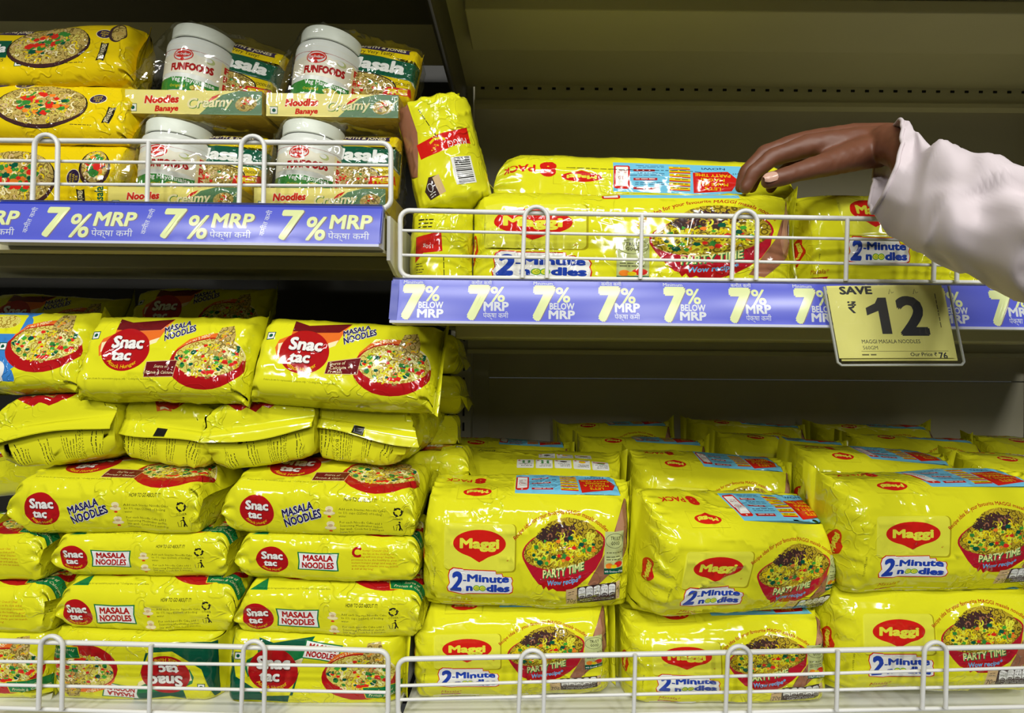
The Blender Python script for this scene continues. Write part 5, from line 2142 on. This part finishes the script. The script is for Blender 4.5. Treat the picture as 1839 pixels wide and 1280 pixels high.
# folds run across the sleeve, slantwise
sk = np.stack([g[:, 0] * 0.8 + g[:, 2] * 0.9, g[:, 1] * 0.4, (g[:, 2] - g[:, 0]) * 0.3], 1)
wr = noise3(sk, 1 / 34.0, 2) * 9.5 + (1 - np.abs(noise3(sk, 1 / 24.0, 4)) * 2.2) * 8 + (1 - np.abs(noise3(sk, 1 / 12.0, 7)) * 2.2) * 0.8 + noise3(g, 1 / 14.0, 6) * 1.0 + (1 - np.abs(noise3(g + 9 * noise3(g, 1 / 30.0, 9)[:, None], 1 / 26.0, 8)) * 2.4) * 4.5 - 3.2
P = P + N * (wr / 1000.0)[:, None]
me = mesh('shirt_sleeve', P, f, [CLOTH], smooth=True)
sl = obj('shirt_sleeve', me)
md = sl.modifiers.new('cloth', 'SOLIDIFY')
md.thickness = 0.0012
md.offset = -1
# turned hem at the cuff
m = MB()
ring = [Vector(P[j]) for j in range(NS)]
m.tube(ring + [ring[0]], 0.0016, 8, cap=False)
sl.parent = hand
m.build('cuff_hem', CLOTH, sl, smooth=True)
# ------------------------------------------------------------------ soft bags flatten where they press on each other
from mathutils.bvhtree import BVHTree
bpy.context.view_layer.update()


def settle(passes=4, gap=0.0004):
    G = {}
    for top in [o for o in bpy.data.objects if o.parent is None and o.get('category') in ('noodle packet', 'shelf', 'person', 'gift set', 'fence', 'upright')]:
        ms = [c for c in [top] + list(top.children_recursive) if c.type == 'MESH' and len(c.data.vertices)]
        V, F, part, n = [], [], [], 0
        for o in ms:
            me = o.data
            if top.get('category') == 'noodle packet' and me.users > 1:
                me = o.data = me.copy()
            co = np.empty(len(me.vertices) * 3, dtype=np.float32)
            me.vertices.foreach_get('co', co)
            mw = np.array(o.matrix_world)
            w = co.reshape(-1, 3).astype(float) @ mw[:3, :3].T + mw[:3, 3]
            V.append(w)
            F += [tuple(n + i for i in p.vertices) for p in me.polygons]
            part.append((o, n, n + len(w)))
            n += len(w)
        V = np.vstack(V)
        G[top.name] = dict(V=V, F=F, part=part, soft=top['category'] == 'noodle packet', cat=top['category'], t=None, z=top.location.z, moved=False)
        G[top.name]['c'] = (V.min(0) + V.max(0)) / 2
    N = sorted(G)

    def tree(q):
        if q['t'] is None:
            q['t'] = BVHTree.FromPolygons(q['V'].tolist(), q['F'])
        return q['t']
    for ps in range(passes):
        hits = 0
        for i, na in enumerate(N):
            for nb in N[i + 1:]:
                A, B = G[na], G[nb]
                if not (A['soft'] or B['soft']):
                    continue
                d = np.minimum(A['V'].max(0), B['V'].max(0)) - np.maximum(A['V'].min(0), B['V'].min(0))
                if (d <= 0).any():
                    continue
                ov = tree(A).overlap(tree(B))
                if not ov:
                    continue
                hits += 1
                if not (A['soft'] and B['soft']):
                    S_, H = (A, B) if A['soft'] else (B, A)
                    if H['cat'] == 'shelf' and S_['c'][2] > H['z']:
                        k = S_['V'][:, 2] < H['z'] + gap
                        S_['V'][k, 2] = H['z'] + gap
                    else:
                        t = tree(H)
                        lo, hi = H['V'].min(0) - 0.002, H['V'].max(0) + 0.002
                        for j in np.nonzero(((S_['V'] > lo) & (S_['V'] < hi)).all(1))[0]:
                            v = Vector(S_['V'][j])
                            p, nn, _, dist = t.find_nearest(v, 0.03)
                            if p is not None and ((v - p).dot(nn) < 0 or dist < 0.001):
                                S_['V'][j] = p + nn * 0.0014
                    S_['t'] = None
                    S_['moved'] = True
                    continue
                fa = {a for a, _ in ov}
                fb = {b for _, b in ov}
                pts = np.array([A['V'][list(A['F'][f])].mean(0) for f in list(fa)[:3000]] + [B['V'][list(B['F'][f])].mean(0) for f in list(fb)[:3000]])
                c = pts.mean(0)
                w, e = np.linalg.eigh(np.cov((pts - c).T)) if len(pts) > 3 else (np.ones(3), np.eye(3))
                n = e[:, 0]
                da, db = (A['c'] - c) @ n, (B['c'] - c) @ n
                if not (da * db < 0 and min(abs(da), abs(db)) > 0.006 and w[0] < 0.5 * w[1]):
                    n = np.zeros(3)
                    n[int(np.argmin(d))] = 1
                    da, db = (A['c'] - c) @ n, (B['c'] - c) @ n
                    if da * db >= 0:
                        n = (A['c'] - B['c']) / np.linalg.norm(A['c'] - B['c'])
                        c = (A['c'] + B['c']) / 2
                        da = 1
                n = n * (1 if da > 0 else -1)
                for q, s in ((A, 1), (B, -1)):
                    h = ((q['V'] - c) @ n) * s
                    k = h < gap
                    q['V'][k] += (n * s)[None, :] * (gap - h[k])[:, None]
                    q['t'] = None
                    q['moved'] = True
        if not hits:
            break
    for q in G.values():
        if not q['moved']:
            continue
        for o, a, b in q['part']:
            mi_ = np.array(o.matrix_world.inverted())
            l = q['V'][a:b] @ mi_[:3, :3].T + mi_[:3, 3]
            o.data.vertices.foreach_set('co', l.astype(np.float32).ravel())
            o.data.update()
    return hits


settle()
